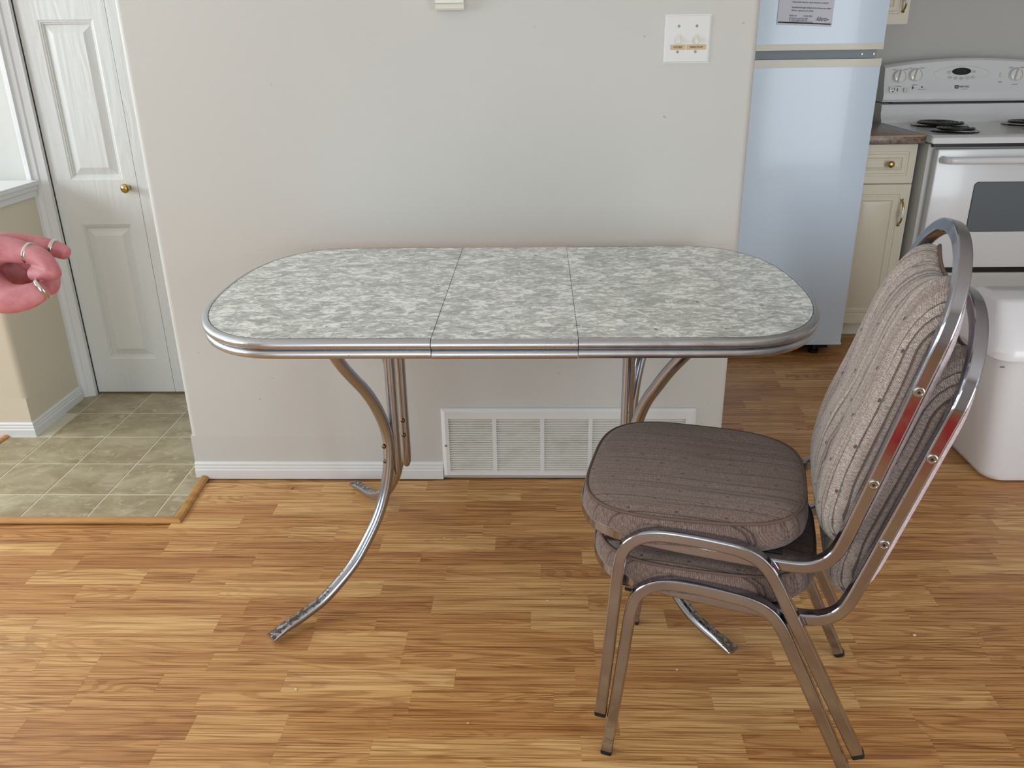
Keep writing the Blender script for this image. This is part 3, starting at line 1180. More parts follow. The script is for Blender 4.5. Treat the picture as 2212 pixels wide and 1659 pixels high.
legs = []
for foot, mid, prof in (((-0.618, -0.78), (-0.36, -0.50), BOW_L), ((-0.572, -0.059), (-0.338, -0.395), BOW_L),
                        ((0.433, -0.81), (0.18, -0.52), BOW_R), ((0.425, -0.075), (0.205, -0.395), BOW_R)):
    legs.append(bow_leg(foot, mid, prof))
posts = []
for px, py, zb in ((-0.3530, -0.4855, 0.27), (-0.3410, -0.412, 0.262), (0.2080, -0.495, 0.28), (0.2210, -0.412, 0.27)):
    bm = bmesh.new()
    c = Vector((px, py, 0)) - Vector(tab.location)
    path = [c + Vector((0, 0, z)) for z in (0.70, 0.5, 0.4, zb + 0.05, zb + 0.03, zb + 0.015, zb + 0.005, zb)]
    sweep(bm, path, circ(0.0132, 16), binormal=(0, 1, 0), scales=[1, 1, 1, 1, (0.96, 0.9), (0.85, 0.7), (0.6, 0.45), (0.3, 0.2)])
    posts.append(build('post', bm, 'chrome_leg', tab, 0.9))
# screws: two on each near leg facing out, two on each rear post facing the viewer
T = Vector(tab.location)
for (leg, d, f, nb), zz in zip(legs[::2], ((0.372, 0.332), (0.41, 0.37))):
    prof = BOW_L if leg is legs[0][0] else BOW_R
    for z in zz:
        a = min(prof, key=lambda q: abs(q[1] - z))[0]
        p = f + d * (a - 0.0135) + Vector((0, 0, z))
        stud(leg, p, -d)
for po, (px, py) in ((posts[1], (-0.3410, -0.412)), (posts[3], (0.2210, -0.412))):
    for z in (0.398, 0.358):
        stud(po, Vector((px, py - 0.0128, z)) - T, (0, -1, 0))

# ================================================================== STACKED CHAIRS
YS = 0.200      # half spacing of the leg frames
YT = 0.178      # half spacing of the seat and back tube
LEGP = [(-0.003, 0.006), (0.012, 0.149), (0.024, 0.278), (0.031, 0.345), (0.042, 0.380), (0.066, 0.402), (0.097, 0.411), (0.144, 0.410), (0.196, 0.4045),
        (0.232, 0.398), (0.262, 0.383), (0.285, 0.354), (0.314, 0.295), (0.354, 0.212), (0.452, 0.006)]
ANG = math.radians(15.5)
BD = Vector((math.sin(ANG), 0, math.cos(ANG)))        # up along the reclined back
BN = Vector((-math.cos(ANG), 0, math.sin(ANG)))       # out of the front of the back
B0 = Vector((0.390, 0, 0.42))


def back_pt(y, s, out=0.0):
    return B0 + BD * s + BN * out + Vector((0, y, 0))


SEC = rsq(0.0215, 0.0215, 0.0036, 3)


def make_chair(name):
    root = empty(name, (0, 0, 0))
    for sgn in (-1, 1):
        y = sgn * YS
        whole = catmull([(u, y, z) for u, z in LEGP], 6)
        c1, c2 = 3 * 6, 11 * 6
        for nm, a, b in (('leg', 0, c1), ('side_rail', c1, c2), ('leg', c2, len(whole) - 1)):
            bm = bmesh.new()
            sweep(bm, whole, SEC, binormal=(0, 1, 0), span=(a, b))
            o = build(nm, bm, 'chrome_frame', root, 0.2)
            if nm == 'leg':
                p, q = (whole[0], whole[1]) if a == 0 else (whole[-1], whole[-2])
                bm = bmesh.new()
                d = (p - q).normalized()
                sweep(bm, [p - d * 0.004, p + d * 0.0045], rsq(0.0222, 0.0222, 0.004, 2), binormal=(0, 1, 0))
                build('foot_cap', bm, 'rubber', o, 0.5)
    # the bent tube that carries seat and back: U round the front, along the sides, up into a loop
    side = [(0.03, 0.392), (0.07, 0.387), (0.135, 0.379), (0.23, 0.371), (0.285, 0.367), (0.325, 0.366), (0.352, 0.372), (0.374, 0.389), (0.3885, 0.417)]
    half = []
    for i in range(8):       # from the front centre round to the near side
        a = PI / 2 * i / 8
        half.append(Vector((0.035 - 0.088 * math.cos(a), -YT * (0.0 + math.sin(a) ** 0.75), 0.394)))
    half += [Vector((u, -YT, z)) for u, z in side]
    for i in range(1, 7):
        half.append(back_pt(-YT, 0.36 * i / 6))
    k = 16
    for i in range(1, k + 1):
        t = PI / 2 * i / k
        half.append(back_pt(-YT * math.cos(t), 0.36 + 0.13 * math.sin(t)))
    other = [Vector((p.x, -p.y, p.z)) for p in reversed(half[1:-1])]
    loop = catmull(half + other, 3, closed=True)
    bm = bmesh.new()
    # section frame: keep one side of the square facing out from the centre line
    n = len(loop)
    rings = []
    for i, p in enumerate(loop):
        t = (loop[(i + 1) % n] - loop[i - 1]).normalized()
        s = (p - B0).dot(BD) if p.x > 0.3 else -1
        if s > 0.30:
            w = min(1.0, (s - 0.30) / 0.08)
            b = BN * w + Vector((0, 1 if p.y < 0 else -1, 0)).cross(t) * 0
            out = t.cross(BN)
            b = BN
        elif p.x < 0.09 and p.z < 0.41:
            b = Vector((0, 0, 1))
        else:
            b = t.cross(Vector((0, 1, 0)))
            if b.dot(BN if p.x > 0.36 else Vector((0, 0, 1))) < 0:
                b = -b
        b = (b - t * b.dot(t)).normalized()
        a = t.cross(b)
        rings.append([bm.verts.new(p + a * u + b * v) for u, v in SEC])
    m = len(SEC)
    for i in range(n):
        r0, r1 = rings[i], rings[(i + 1) % n]
        for q in range(m):
            bm.faces.new((r0[q], r0[(q + 1) % m], r1[(q + 1) % m], r1[q]))
    tube = build('seat_and_back_tube', bm, 'chrome_frame', root, 0.2)
    for sgn in (-1, 1):
        for s in (0.118, 0.282):
            p = back_pt(sgn * (YT + 0.0105), s, -0.0)
            bm = bmesh.new()
            lathe(bm, [(0.0085, 0.0), (0.0083, 0.0018), (0.0070, 0.0026), (0.0058, 0.0026), (0.0050, 0.0018), (0.0, 0.0018)], p, (Vector((0, sgn, 0)), Vector((1, 0, 0)), Vector((0, 0, 1))), 16)
            st = build('screw', bm, 'screw_metal', tube, 0.6)
            bm = bmesh.new()
            lathe(bm, [(0.0026, 0.0), (0.0026, 0.0012), (0, 0.0012)], p + Vector((0, sgn * 0.0017, 0)), (Vector((0, sgn, 0)), Vector((1, 0, 0)), Vector((0, 0, 1))), 4)
            build('socket', bm, 'dark_plastic', st, None)
    # cross rail under the seat
    bm = bmesh.new()
    sweep(bm, [(0.20, -YS + 0.01, 0.392), (0.20, YS - 0.01, 0.392)], rsq(0.02, 0.02, 0.003, 2), binormal=(0, 0, 1))
    build('cross_rail', bm, 'steel_dark', root, 0.5)

    # seat cushion: rounded trapezoid, piping on the top rim
    U0, U1 = -0.052, 0.340
    uc, ul = (U0 + U1) / 2, (U1 - U0) / 2

    def seat_out(k=72):
        pts = []
        for i in range(k):
            a = 2 * PI * i / k
            c, s = math.cos(a), math.sin(a)
            e = 2 / 3.5
            x = ul * math.copysign(abs(c) ** e, c)
            w = 0.189 - 0.010 * (x / ul) - 0.006 * (x / ul) ** 2
            pts.append((uc + x, w * math.copysign(abs(s) ** e, s)))
        return pts
    o = seat_out()
    C0 = Vector((uc, 0, 0))
    prof = [(0.94, 0.3785), (0.99, 0.3795), (1.020, 0.388), (1.028, 0.402), (1.016, 0.420), (0.994, 0.4315), (0.985, 0.4345), (0.96, 0.4385), (0.90, 0.442), (0.8, 0.4445),
            (0.66, 0.446), (0.5, 0.4465), (0.33, 0.4465), (0.17, 0.4465)]
    bm = bmesh.new()
    rings = []
    for sc_, z in prof:
        rings.append([bm.verts.new((uc + (x - uc) * sc_, y * sc_, z - 0.004 * ((x - uc) / ul) * (1 if z > 0.4 else 0.4))) for x, y in o])
    k = len(o)
    for r0, r1 in zip(rings, rings[1:]):
        for i in range(k):
            bm.faces.new((r0[i], r0[(i + 1) % k], r1[(i + 1) % k], r1[i]))
    bm.faces.new(list(reversed(rings[0])))
    ctr = bm.verts.new((uc, 0, 0.4465))
    for i in range(k):
        bm.faces.new((rings[-1][i], rings[-1][(i + 1) % k], ctr))
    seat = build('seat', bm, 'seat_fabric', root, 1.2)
    bm = bmesh.new()
    pip = [Vector((uc + (x - uc) * 0.992, y * 0.992, 0.4345 - 0.004 * ((x - uc) / ul))) for x, y in o]
    sweep(bm, pip, circ(0.0028, 6), binormal=(0, 0, 1), closed=True)
    build('piping', bm, 'piping_cloth', seat, 1.5)
    box('seat_board', 0.0, 0.30, -0.165, 0.165, 0.366, 0.379, 'seat_board', root)

    # back cushion between the tubes: bulging front with soft channels, notch for the hand at the top
    def back_out():
        half = [(0.0, -0.042), (0.06, -0.043), (0.105, -0.040), (0.135, -0.028), (0.152, -0.004), (0.158, 0.03)]
        half += [(0.160, 0.03 + 0.055 * i) for i in range(1, 6)]
        for i in range(0, 10):
            t = math.radians(50) * i / 9
            half.append((0.160 * math.cos(t), 0.335 + 0.138 * math.sin(t)))
        ye, se = half[-1]
        for i in range(1, 9):
            y = ye * (1 - i / 8)
            half.append((y, se - 0.024 * (1 - (y / ye) ** 2)))
        dense = []
        for p, q in zip(half, half[1:]):
            m = max(1, int(math.hypot(q[0] - p[0], q[1] - p[1]) / 0.009))
            dense += [(p[0] + (q[0] - p[0]) * t / m, p[1] + (q[1] - p[1]) * t / m) for t in range(m)]
        dense.append(half[-1])
        return dense + [(-y, s_) for y, s_ in reversed(dense[1:-1])]
    bo = back_out()
    cy_, cs_ = 0.0, 0.19
    fr = [1.0, 1.004, 0.985, 0.95, 0.90, 0.83, 0.74, 0.63, 0.5, 0.36, 0.2]

    def bulge(rr, y, s):
        h = 0.054 * (1 - rr ** 5) ** 0.6 if rr < 1 else 0.0
        t = abs(y)
        h -= (0.017 * math.exp(-((t - 0.058 - 0.012 * math.sin((s + 0.03) * 15)) / 0.018) ** 2)) * max(0.0, 1 - rr ** 4) * (0.6 + 0.4 * math.sin((s - 0.05) * 16))
        h += 0.010 * math.exp(-((s - 0.12) / 0.09) ** 2) * (1 - rr ** 4 if rr < 1 else 0)
        return h
    bm = bmesh.new()
    rings = []
    for q, f_ in enumerate(fr):
        ring = []
        for y, s in bo:
            yy, ss = cy_ + (y - cy_) * f_, cs_ + (s - cs_) * f_
            base = 0.000 if q else -0.018
            ring.append(bm.verts.new(back_pt(yy, ss, base + (bulge(f_ if q else 1.0, yy, ss) if q else 0.0))))
        rings.append(ring)
    k = len(bo)
    for r0, r1 in zip(rings, rings[1:]):
        for i in range(k):
            bm.faces.new((r0[i], r0[(i + 1) % k], r1[(i + 1) % k], r1[i]))
    ctr = bm.verts.new(back_pt(0, cs_, bulge(0.0, 0, cs_)))
    for i in range(k):
        bm.faces.new((rings[-1][i], rings[-1][(i + 1) % k], ctr))
    bm.faces.new(list(reversed(rings[0])))
    bk = build('backrest', bm, 'back_fabric', root, 1.4)
    bm = bmesh.new()
    sweep(bm, [back_pt(cy_ + (y - cy_) * 1.012, cs_ + (s - cs_) * 1.008, -0.016) for y, s in bo], circ(0.003, 6), binormal=BN, closed=True)
    build('piping', bm, 'piping_cloth', bk, 1.5)
    # rear panel in pale cloth
    bm = bmesh.new()
    rings = []
    for f_, dd in ((0.95, -0.0178), (0.955, -0.0200), (0.935, -0.0260), (0.88, -0.033), (0.78, -0.037), (0.5, -0.039)):
        rings.append([bm.verts.new(back_pt((y) * f_, cs_ + (s - cs_) * f_, dd)) for y, s in bo])
    for r0, r1 in zip(rings, rings[1:]):
        for i in range(k):
            bm.faces.new((r0[i], r0[(i + 1) % k], r1[(i + 1) % k], r1[i]))
    bm.faces.new(rings[-1])
    bm.faces.new(list(reversed(rings[0])))
    build('back_panel', bm, 'back_panel_cloth', root, 1.0)
    return root


TH = math.radians(13.6)
CU = Vector((math.cos(TH), -math.sin(TH), 0))
CW = Vector((math.sin(TH), math.cos(TH), 0))
CO = Vector((0.131, -1.097, 0)) + CW * 0.21
low = make_chair('stacking_chair')
tag(low, 'lower chrome stacking chair standing on the floor beneath the other one', 'chair', 'two stacked chairs')
top_chair = copy_tree(low)
tag(top_chair, 'upper chrome stacking chair with the fully visible mauve speckled seat', 'chair', 'two stacked chairs')
low.location = CO
low.rotation_euler = (0, 0, -TH)
top_chair.location = CO + CU * -0.014 + Vector((0, 0, 0.092))
top_chair.rotation_euler = (0, -0.03, -TH)

# ================================================================== KITCHEN
# refrigerator
fr = empty('refrigerator', (0, 0, 0))
tag(fr, 'tall white top-freezer refrigerator beside the partition wall', 'refrigerator')
box('body', 0.535, 1.270, 1.125, 1.80, 0.055, 1.66, 'white_enamel_side', fr, 0.004)
box('base_grille', 0.56, 1.25, 1.14, 1.20, 0.012, 0.054, 'dark_plastic', fr)


def fridge_door(name, z0, z1, z2, z3, handle_low):
    """White door skin between z0 and z1, slightly bowed, with a cream end strip from z2 to z3."""
    bm = bmesh.new()
    K = 14
    secs = []
    for i in range(K + 1):
        t = i / K
        x = 0.525 + (1.283 - 0.525) * t
        bow = 0.005 * (1 - (2 * t - 1) ** 2)
        edge = 0.012 * max(0.0, abs(2 * t - 1) - 0.95) / 0.05
        secs.append((x, 1.072 - bow + edge))
    poly = secs + [(1.283, 1.122), (0.525, 1.122)]
    prism(bm, poly, z0, z1)
    d = build(name, bm, 'fridge_white', fr, 0.5)
    bm = bmesh.new()
    poly2 = [(x, y - 0.003) for x, y in secs] + [(1.288, 1.122), (0.52, 1.122)]
    prism(bm, poly2, z2, z3)
    build('end_strip', bm, 'fridge_trim', d, 0.5)
    return d


fd = fridge_door('fridge_door', 0.06, 1.156, 1.156, 1.184, True)
ff = fridge_door('freezer_door', 1.238, 1.655, 1.216, 1.238, False)
box('lower_edge', 0.525, 1.283, 1.0695, 1.122, 0.050, 0.0598, 'fridge_white', fd, 0.003)
hs = box('hinge_strip', 0.54, 1.262, 1.085, 1.124, 1.1845, 1.2155, 'grey_plastic', fr)
for x in (1.208, 1.252):
    bm = bmesh.new()
    lathe(bm, [(0.005, 0), (0.0045, 0.003), (0, 0.004)], (x, 1.085, 1.20), 'Y', 10)
    build('screw', bm, 'screw_metal', hs, 0.8)
bm = bmesh.new()
lathe(bm, [(0.022, 0.0), (0.022, 0.012), (0.010, 0.014), (0.008, 0.055)], (1.185, 1.118, 0.0005), 'Z', 14)
build('foot', bm, 'dark_plastic', fr, 0.6)
bm = bmesh.new()
lathe(bm, [(0.022, 0.0), (0.022, 0.012), (0.010, 0.014), (0.008, 0.055)], (0.62, 1.118, 0.0005), 'Z', 14)
build('foot', bm, 'dark_plastic', fr, 0.6)
for x in (0.60, 1.20):
    bm = bmesh.new()
    lathe(bm, [(0.022, 0.0), (0.022, 0.012), (0.010, 0.014), (0.008, 0.055)], (x, 1.74, 0.0005), 'Z', 14)
    build('foot', bm, 'dark_plastic', fr, 0.6)

# notice on the freezer door
no = empty('notice', (0.976, 1.0655, 1.302))
tag(no, 'printed notice sheet with handwriting stuck to the freezer door', 'paper')
bm = bmesh.new()
prism(bm, [(-0.100, 0.004), (0.100, -0.006), (0.103, 0.262), (-0.097, 0.270)], -0.0018, -0.0008, 'Y')
sheet = build('sheet', bm, 'paper_white', no, None)
rot_t = (PI / 2, 0.045, 0)
for z, s, b in ((0.096, 0.0085, 'appliances, mirrors and counters'), (0.079, 0.0085, 'Check smoke detector, replace batteries as required'),
                (0.061, 0.0085, 'Clean washroom thoroughly including the tub, tile, sink, toilet, mirror, windows'),
                (0.051, 0.0085, 'cabinets, cupboards and counter')):
    text('lettering', b, s, (-0.052, -0.0022, z), rot_t, 'ink_black', sheet, 'LEFT', sx=0.72 if len(b) < 60 else 0.52)
text('lettering', 'Kitchen and                window blinds', 0.008, (-0.058, -0.0022, 0.034), rot_t, 'ink_black', sheet, 'LEFT', sx=0.7)
for z, b in ((0.0255, 'all cleaners must be used'), (0.0195, 'to wash, please wipe all'), (0.0135, 'to avoid adhesive for wall hooks')):
    text('handwriting', b, 0.0085, (-0.058, -0.0022, z), rot_t, 'ink_blue', sheet, 'LEFT', shear=0.25, sx=0.8)
text('wordmark', 'Alberta', 0.021, (0.040, -0.0022, 0.0205), rot_t, 'ink_black', sheet, 'LEFT', shear=0.5, sx=0.62)
box('mark', 0.0825, 0.0865, -0.0022, -0.0019, 0.0155, 0.0195, 'ink_navy', sheet)
bm = bmesh.new()
prism(bm, [(-0.097, 0.0095), (0.097, -0.0002), (0.097, 0.0040), (-0.097, 0.0140)], -0.0021, -0.0018, 'Y')
build('black_bar', bm, 'ink_black', sheet, None)

# base cabinet between the fridge and the stove
cb = empty('base_cabinet', (0, 0, 0))
tag(cb, 'cream raised-panel base cabinet between refrigerator and stove', 'cabinet')
box('carcass', 1.292, 1.566, 1.306, 1.90, 0.070, 0.851, 'cream_vinyl', cb)
box('toe_kick', 1.292, 1.566, 1.352, 1.37, 0.0005, 0.0695, 'fridge_trim', cb)
bm = bmesh.new()
relief(bm, 1.296, 1.559, 0.690, 0.846, 1.286, [(0.028, 0.0), (0.031, 0.003), (0.037, 0.003), (0.040, 0.0), (0.052, 0.0), (0.056, 0.004), (0.066, 0.0005)], 1.305)
dr = build('drawer', bm, 'cream_vinyl', cb, 0.3)
bm = bmesh.new()
lathe(bm, [(0.007, 0), (0.006, 0.012), (0.010, 0.016), (0.014, 0.021), (0.0145, 0.026), (0.011, 0.031), (0.005, 0.033), (0, 0.033)], (1.452, 1.286, 0.769), 'Y', 18)
build('knob', bm, 'brass', dr, 1.0)
bm = bmesh.new()
relief(bm, 1.296, 1.559, 0.074, 0.684, 1.286, [(0.040, 0.0), (0.043, 0.003), (0.049, 0.003), (0.052, 0.0), (0.066, 0.0), (0.071, 0.004), (0.084, 0.0005)], 1.305)
cd = build('cabinet_door', bm, 'cream_vinyl', cb, 0.3)


def pull(x, yf, zc, parent, h=0.052):
    """Brass bow handle with a white ceramic grip."""
    bm = bmesh.new()
    half = [(x, yf - 0.0005, h), (x, yf - 0.012, h * 0.86), (x, yf - 0.023, h * 0.58), (x, yf - 0.026, h * 0.32)]
    path = [(a, b, zc + c) for a, b, c in half] + [(a, b, zc - c) for a, b, c in reversed(half)]
    n = len(catmull(path, 4))
    sweep(bm, catmull(path, 4), circ(0.0042, 8), binormal=(1, 0, 0), scales=[2.0 if i in (0, n - 1) else (1.5 if i in (1, n - 2) else 1.0) for i in range(n)])
    o = build('handle', bm, 'brass', parent, 1.0)
    bm = bmesh.new()
    lathe(bm, [(0.0045, -0.018), (0.0072, -0.012), (0.0082, 0.0), (0.0072, 0.012), (0.0045, 0.018)], (x, yf - 0.026, zc), 'Z', 12)
    build('grip', bm, 'porcelain', o, 1.0)
    return o


pull(1.529, 1.286, 0.567, cd)
# worktop
wt = box('worktop', 1.290, 1.572, 1.252, 1.925, 0.852, 0.886, 'granite_laminate', None, 0.004)
tag(wt, 'speckled brown laminate worktop on the narrow cabinet beside the stove', 'worktop')
bm = bmesh.new()
bm_box(bm, 1.290, 1.572, 1.2505, 1.2518, 0.8805, 0.8855)
build('front_edge', bm, 'oak_trim', wt, None)
# upper cabinet
ub = empty('upper_cabinet', (0, 0, 0))
tag(ub, 'cream wall cabinet above the worktop, only its lower corner showing', 'cabinet')
box('carcass', 1.292, 1.566, 1.622, 1.928, 1.305, 2.05, 'cream_vinyl', ub)
bm = bmesh.new()
relief(bm, 1.294, 1.564, 1.303, 2.05, 1.602, [(0.040, 0.0), (0.043, 0.003), (0.049, 0.003), (0.052, 0.0), (0.066, 0.0), (0.071, 0.004), (0.084, 0.0005)], 1.621)
ud = build('cabinet_door', bm, 'cream_vinyl', ub, 0.3)
pull(1.538, 1.602, 1.405, ud)

# stove
st = empty('electric_stove', (0, 0, 0))
tag(st, 'white electric coil stove with oven window and curved control panel', 'stove')
SX0, SX1 = 1.580, 2.340
box('body', SX0, SX1, 1.236, 1.86, 0.03, 0.852, 'white_enamel_side', st, 0.002)
for x in (SX0 + 0.05, SX1 - 0.05):
    for y in (1.28, 1.80):
        bm = bmesh.new()
        lathe(bm, [(0.018, 0), (0.018, 0.015), (0.009, 0.017), (0.009, 0.032)], (x, y, 0.0005), 'Z', 12)
        build('foot', bm, 'dark_plastic', st, 0.6)
# cooktop slab with rolled front edge
bm = bmesh.new()
prism(bm, [(1.195, 0.858), (1.790, 0.858), (1.790, 0.884), (1.76, 0.886), (1.255, 0.8865), (1.225, 0.889), (1.206, 0.887), (1.196, 0.880)], SX0 - 0.008, SX1 + 0.008, 'X')
bmesh.ops.recalc_face_normals(bm, faces=bm.faces)
es = [e for e in bm.edges if abs(e.verts[0].co.x - e.verts[1].co.x) < 1e-6]
bmesh.ops.bevel(bm, geom=es, offset=0.004, segments=2, affect='EDGES')
ck = build('cooktop', bm, 'white_enamel', st, 0.6)
box('vent_gap', SX0 + 0.01, SX1 - 0.01, 1.215, 1.24, 0.842, 0.8575, 'black_enamel', st)


def burner(x, y, R, turns):
    bm = bmesh.new()
    lathe(bm, [(R + 0.022, 0.0005), (R + 0.020, 0.0045), (R + 0.008, 0.005), (R, 0.002), (R * 0.5, -0.003), (0.0, -0.003)], (x, y, 0.8865), 'Z', 36)
    pan = build('drip_pan', bm, 'black_gloss', st, 0.8)
    bm = bmesh.new()
    pts = []
    n = int(turns * 26)
    for i in range(n + 1):
        t = i / n
        rr = 0.016 + (R - 0.016) * t
        a = 2 * PI * turns * t
        pts.append((x + rr * math.cos(a), y + rr * math.sin(a), 0.899))
    sweep(bm, pts, circ(0.0048, 7), binormal=(0, 0, 1))
    build('coil', bm, 'black_enamel', pan, 1.2)


burner(1.735, 1.372, 0.074, 4)
burner(1.775, 1.610, 0.096, 5)
burner(2.150, 1.372, 0.096, 5)
burner(2.150, 1.610, 0.074, 4)
# riser and control panel
bm = bmesh.new()
prism(bm, [(1.752, 0.884), (1.754, 0.896), (1.764, 0.906), (1.772, 0.925), (1.772, 0.950), (1.778, 0.963), (1.80, 0.967), (1.86, 0.967), (1.86, 0.884)], SX0 - 0.005, SX1 + 0.005, 'X')
build('riser', bm, 'white_enamel', st, 0.9)
box('vent_slot', SX0 + 0.05, SX1 - 0.05, 1.793, 1.83, 0.9672, 0.9745, 'black_enamel', st)
CP0, CP1 = SX0 - 0.005, SX1 + 0.005
KX = 26
prof_y = [(1.776, 0.975), (1.770, 0.990), (1.770, 1.012), (1.778, 1.030), (1.784, 1.040), (1.800, 1.0)]   # the last value scales the arched top
bm = bmesh.new()
rings = []
for i in range(KX + 1):
    t = i / KX
    x = CP0 + (CP1 - CP0) * t
    ztop = 1.130 + 0.028 * (1 - (2 * t - 1) ** 2)
    ring = [(1.86, 0.975), (1.778, 0.975), (1.771, 0.985), (1.770, 1.005), (1.775, 1.022), (1.781, 1.035), (1.781 + (ztop - 1.045) * 0.2, ztop - 0.010), (1.812, ztop - 0.002), (1.820, ztop), (1.86, ztop)]
    rings.append([bm.verts.new((x, y, z)) for y, z in ring])
m = len(rings[0])
for r0, r1 in zip(rings, rings[1:]):
    for q in range(m):
        bm.faces.new((r0[q], r0[(q + 1) % m], r1[(q + 1) % m], r1[q]))
bm.faces.new(rings[0])
bm.faces.new(list(reversed(rings[-1])))
cp = build('control_panel', bm, 'white_enamel', st, 0.5)
PN = Vector((0, -0.985, 0.17)).normalized()     # out of the sloping panel face


def panel_y(z):
    return 1.781 + (z - 1.035) * (0.019 / 0.095)


def on_panel(x, z, out=0.0):
    return Vector((x, panel_y(z), z)) + PN * out


PU = Vector((1, 0, 0))
PV = PN.cross(PU).normalized()
if PV.z < 0:
    PV = -PV
ROT_P = (math.acos(-PN.dot(Vector((0, 0, -1)))) if False else PI / 2 - math.atan2(0.17, 0.985), 0, 0)
KN = []
for x, z in ((1.640, 1.083), (1.712, 1.088), (2.160, 1.085), (2.232, 1.080)):
    bm = bmesh.new()
    lathe(bm, [(0.0265, 0.0), (0.0265, 0.006), (0.024, 0.010), (0.021, 0.011), (0.0, 0.011)], on_panel(x, z), (PN, PU, PV), 24)
    kn = build('knob', bm, 'porcelain', cp, 0.5)
    c = on_panel(x, z, 0.011)
    bm = bmesh.new()
    d = (PV * math.cos(0.25) + PU * math.sin(0.25)).normalized()
    e = PN.cross(d)
    vs = [[bm.verts.new(c + d * (a * l) + e * (b * w) + PN * h) for a, b in ((-1, -1), (1, -1), (1, 1), (-1, 1))] for l, w, h in ((0.024, 0.0075, -0.001), (0.023, 0.005, 0.012))]
    for i in range(4):
        bm.faces.new((vs[0][i], vs[0][(i + 1) % 4], vs[1][(i + 1) % 4], vs[1][i]))
    bm.faces.new(vs[1])
    bm.faces.new(vs[0])
    build('grip', bm, 'porcelain', kn, 0.4)
    bm = bmesh.new()
    pts = [on_panel(x, z, 0.0004) + PU * (0.031 * math.cos(a)) + PV * (0.031 * math.sin(a)) for a in [math.radians(-50 + 280 * i / 24) for i in range(25)]]
    sweep(bm, pts, circ(0.0006, 4), binormal=PN)
    build('dial_ring', bm, 'ink_grey', kn, None)
    text('lettering', 'HIGH', 0.008, on_panel(x + 0.028, z + 0.030, 0.0005), ROT_P, 'ink_grey', kn)
    text('lettering', 'LOW', 0.008, on_panel(x - 0.024, z + 0.030, 0.0005), ROT_P, 'ink_grey', kn)
    box('tick', x - 0.013, x + 0.013, panel_y(z - 0.04) - 0.0006, panel_y(z - 0.04) + 0.002, z - 0.0415, z - 0.0395, 'ink_grey', kn)


def ellipse_ring(cx, cz, rx, rz, r, nm, mat, parent, n=2.3):
    bm = bmesh.new()
    pts = []
    for i in range(48):
        a = 2 * PI * i / 48
        c, s = math.cos(a), math.sin(a)
        pts.append(on_panel(cx + rx * math.copysign(abs(c) ** (2 / n * 1.0), c), cz, 0.0) + PV * (rz * math.copysign(abs(s) ** 1.15, s)))
    sweep(bm, pts, circ(r, 6), binormal=PN, closed=True)
    return build(nm, bm, mat, parent, 1.2)


ellipse_ring(1.921, 1.0935, 0.124, 0.033, 0.0018, 'display_surround', 'porcelain', cp, 1.7)
bm = bmesh.new()
pts = [(0.042 * math.cos(2 * PI * i / 32), 0.0155 * math.sin(2 * PI * i / 32)) for i in range(32)]
c = on_panel(1.917, 1.102)
a_ = [bm.verts.new(c + PU * x + PV * y) for x, y in pts]
b_ = [bm.verts.new(c + PU * x + PV * y + PN * 0.003) for x, y in pts]
for i in range(32):
    j = (i + 1) % 32
    bm.faces.new((a_[i], a_[j], b_[j], b_[i]))
bm.faces.new(b_)
bm.faces.new(a_)
dp = build('display', bm, 'black_gloss', cp, 0.5)
text('digits', '12:54', 0.018, on_panel(1.917, 1.102, 0.0034), ROT_P, 'display_green', dp)
for x, z, w in ((1.862, 1.1, 0.009), (1.972, 1.1, 0.009), (1.868, 1.077, 0.009), (1.893, 1.074, 0.008), (1.918, 1.072, 0.008), (1.945, 1.074, 0.012), (1.970, 1.077, 0.008)):
    bt = ellipse_ring(x, z, w, 0.0058, 0.0006, 'touch_button', 'ink_grey', cp, 2.0)
    box('marking', x - 0.005, x + 0.005, panel_y(z) - 0.0006, panel_y(z) + 0.002, z - 0.001, z + 0.001, 'ink_grey', bt)
# indicator light, sockets and maker's lettering
bm = bmesh.new()
pts = []
lathe(bm, [(0.0075, 0), (0.0065, 0.003), (0, 0.004)], on_panel(2.093, 1.085), (PN, PU * 0.75, PV * 1.5), 16)
build('indicator_light', bm, 'cream_vinyl', cp, 0.8)
box('marking', 2.084, 2.102, panel_y(1.058) - 0.0006, panel_y(1.058) + 0.002, 1.0565, 1.0585, 'ink_grey', cp)
box('marking', 2.085, 2.101, panel_y(1.053) - 0.0006, panel_y(1.053) + 0.002, 1.0515, 1.053, 'ink_grey', cp)
outl = box('power_outlet', 1.598, 1.626, 1.769, 1.779, 1.014, 1.041, 'porcelain', cp, 0.002)
for x, z, w, h in ((1.607, 1.032, 0.0016, 0.005), (1.618, 1.032, 0.0016, 0.005), (1.6125, 1.021, 0.0028, 0.0028)):
    box('slot', x - w, x + w, 1.7682, 1.7695, z - h, z + h, 'dark_plastic', outl)
box('switch_rocker', 1.662, 1.680, 1.768, 1.779, 1.017, 1.036, 'cream_vinyl', cp, 0.002)
box('marking', 1.634, 1.636, 1.7735, 1.7765, 1.020, 1.034, 'ink_black', cp)
box('marking', 1.700, 1.712, 1.776, 1.780, 1.034, 1.036, 'ink_black', cp)
box('marking', 1.703, 1.705, 1.776, 1.780, 1.029, 1.042, 'ink_black', cp)
bm = bmesh.new()
lathe(bm, [(0.0035, 0), (0.0035, 0.001), (0, 0.001)], on_panel(1.746, 1.0375, 0.0), (PN, PU, PV), 10)
build('indicator_dot', bm, 'ink_black', cp, None)
box('marking', 1.728, 1.764, 1.776, 1.779, 1.0285, 1.0300, 'ink_grey', cp)
lg = box('emblem', 1.893, 1.910, 1.7785, 1.781, 1.028, 1.044, 'ink_navy', cp, 0.001)
text('lettering', 'M', 0.013, (1.9015, 1.7782, 1.036), ROT_P, 'porcelain', lg)
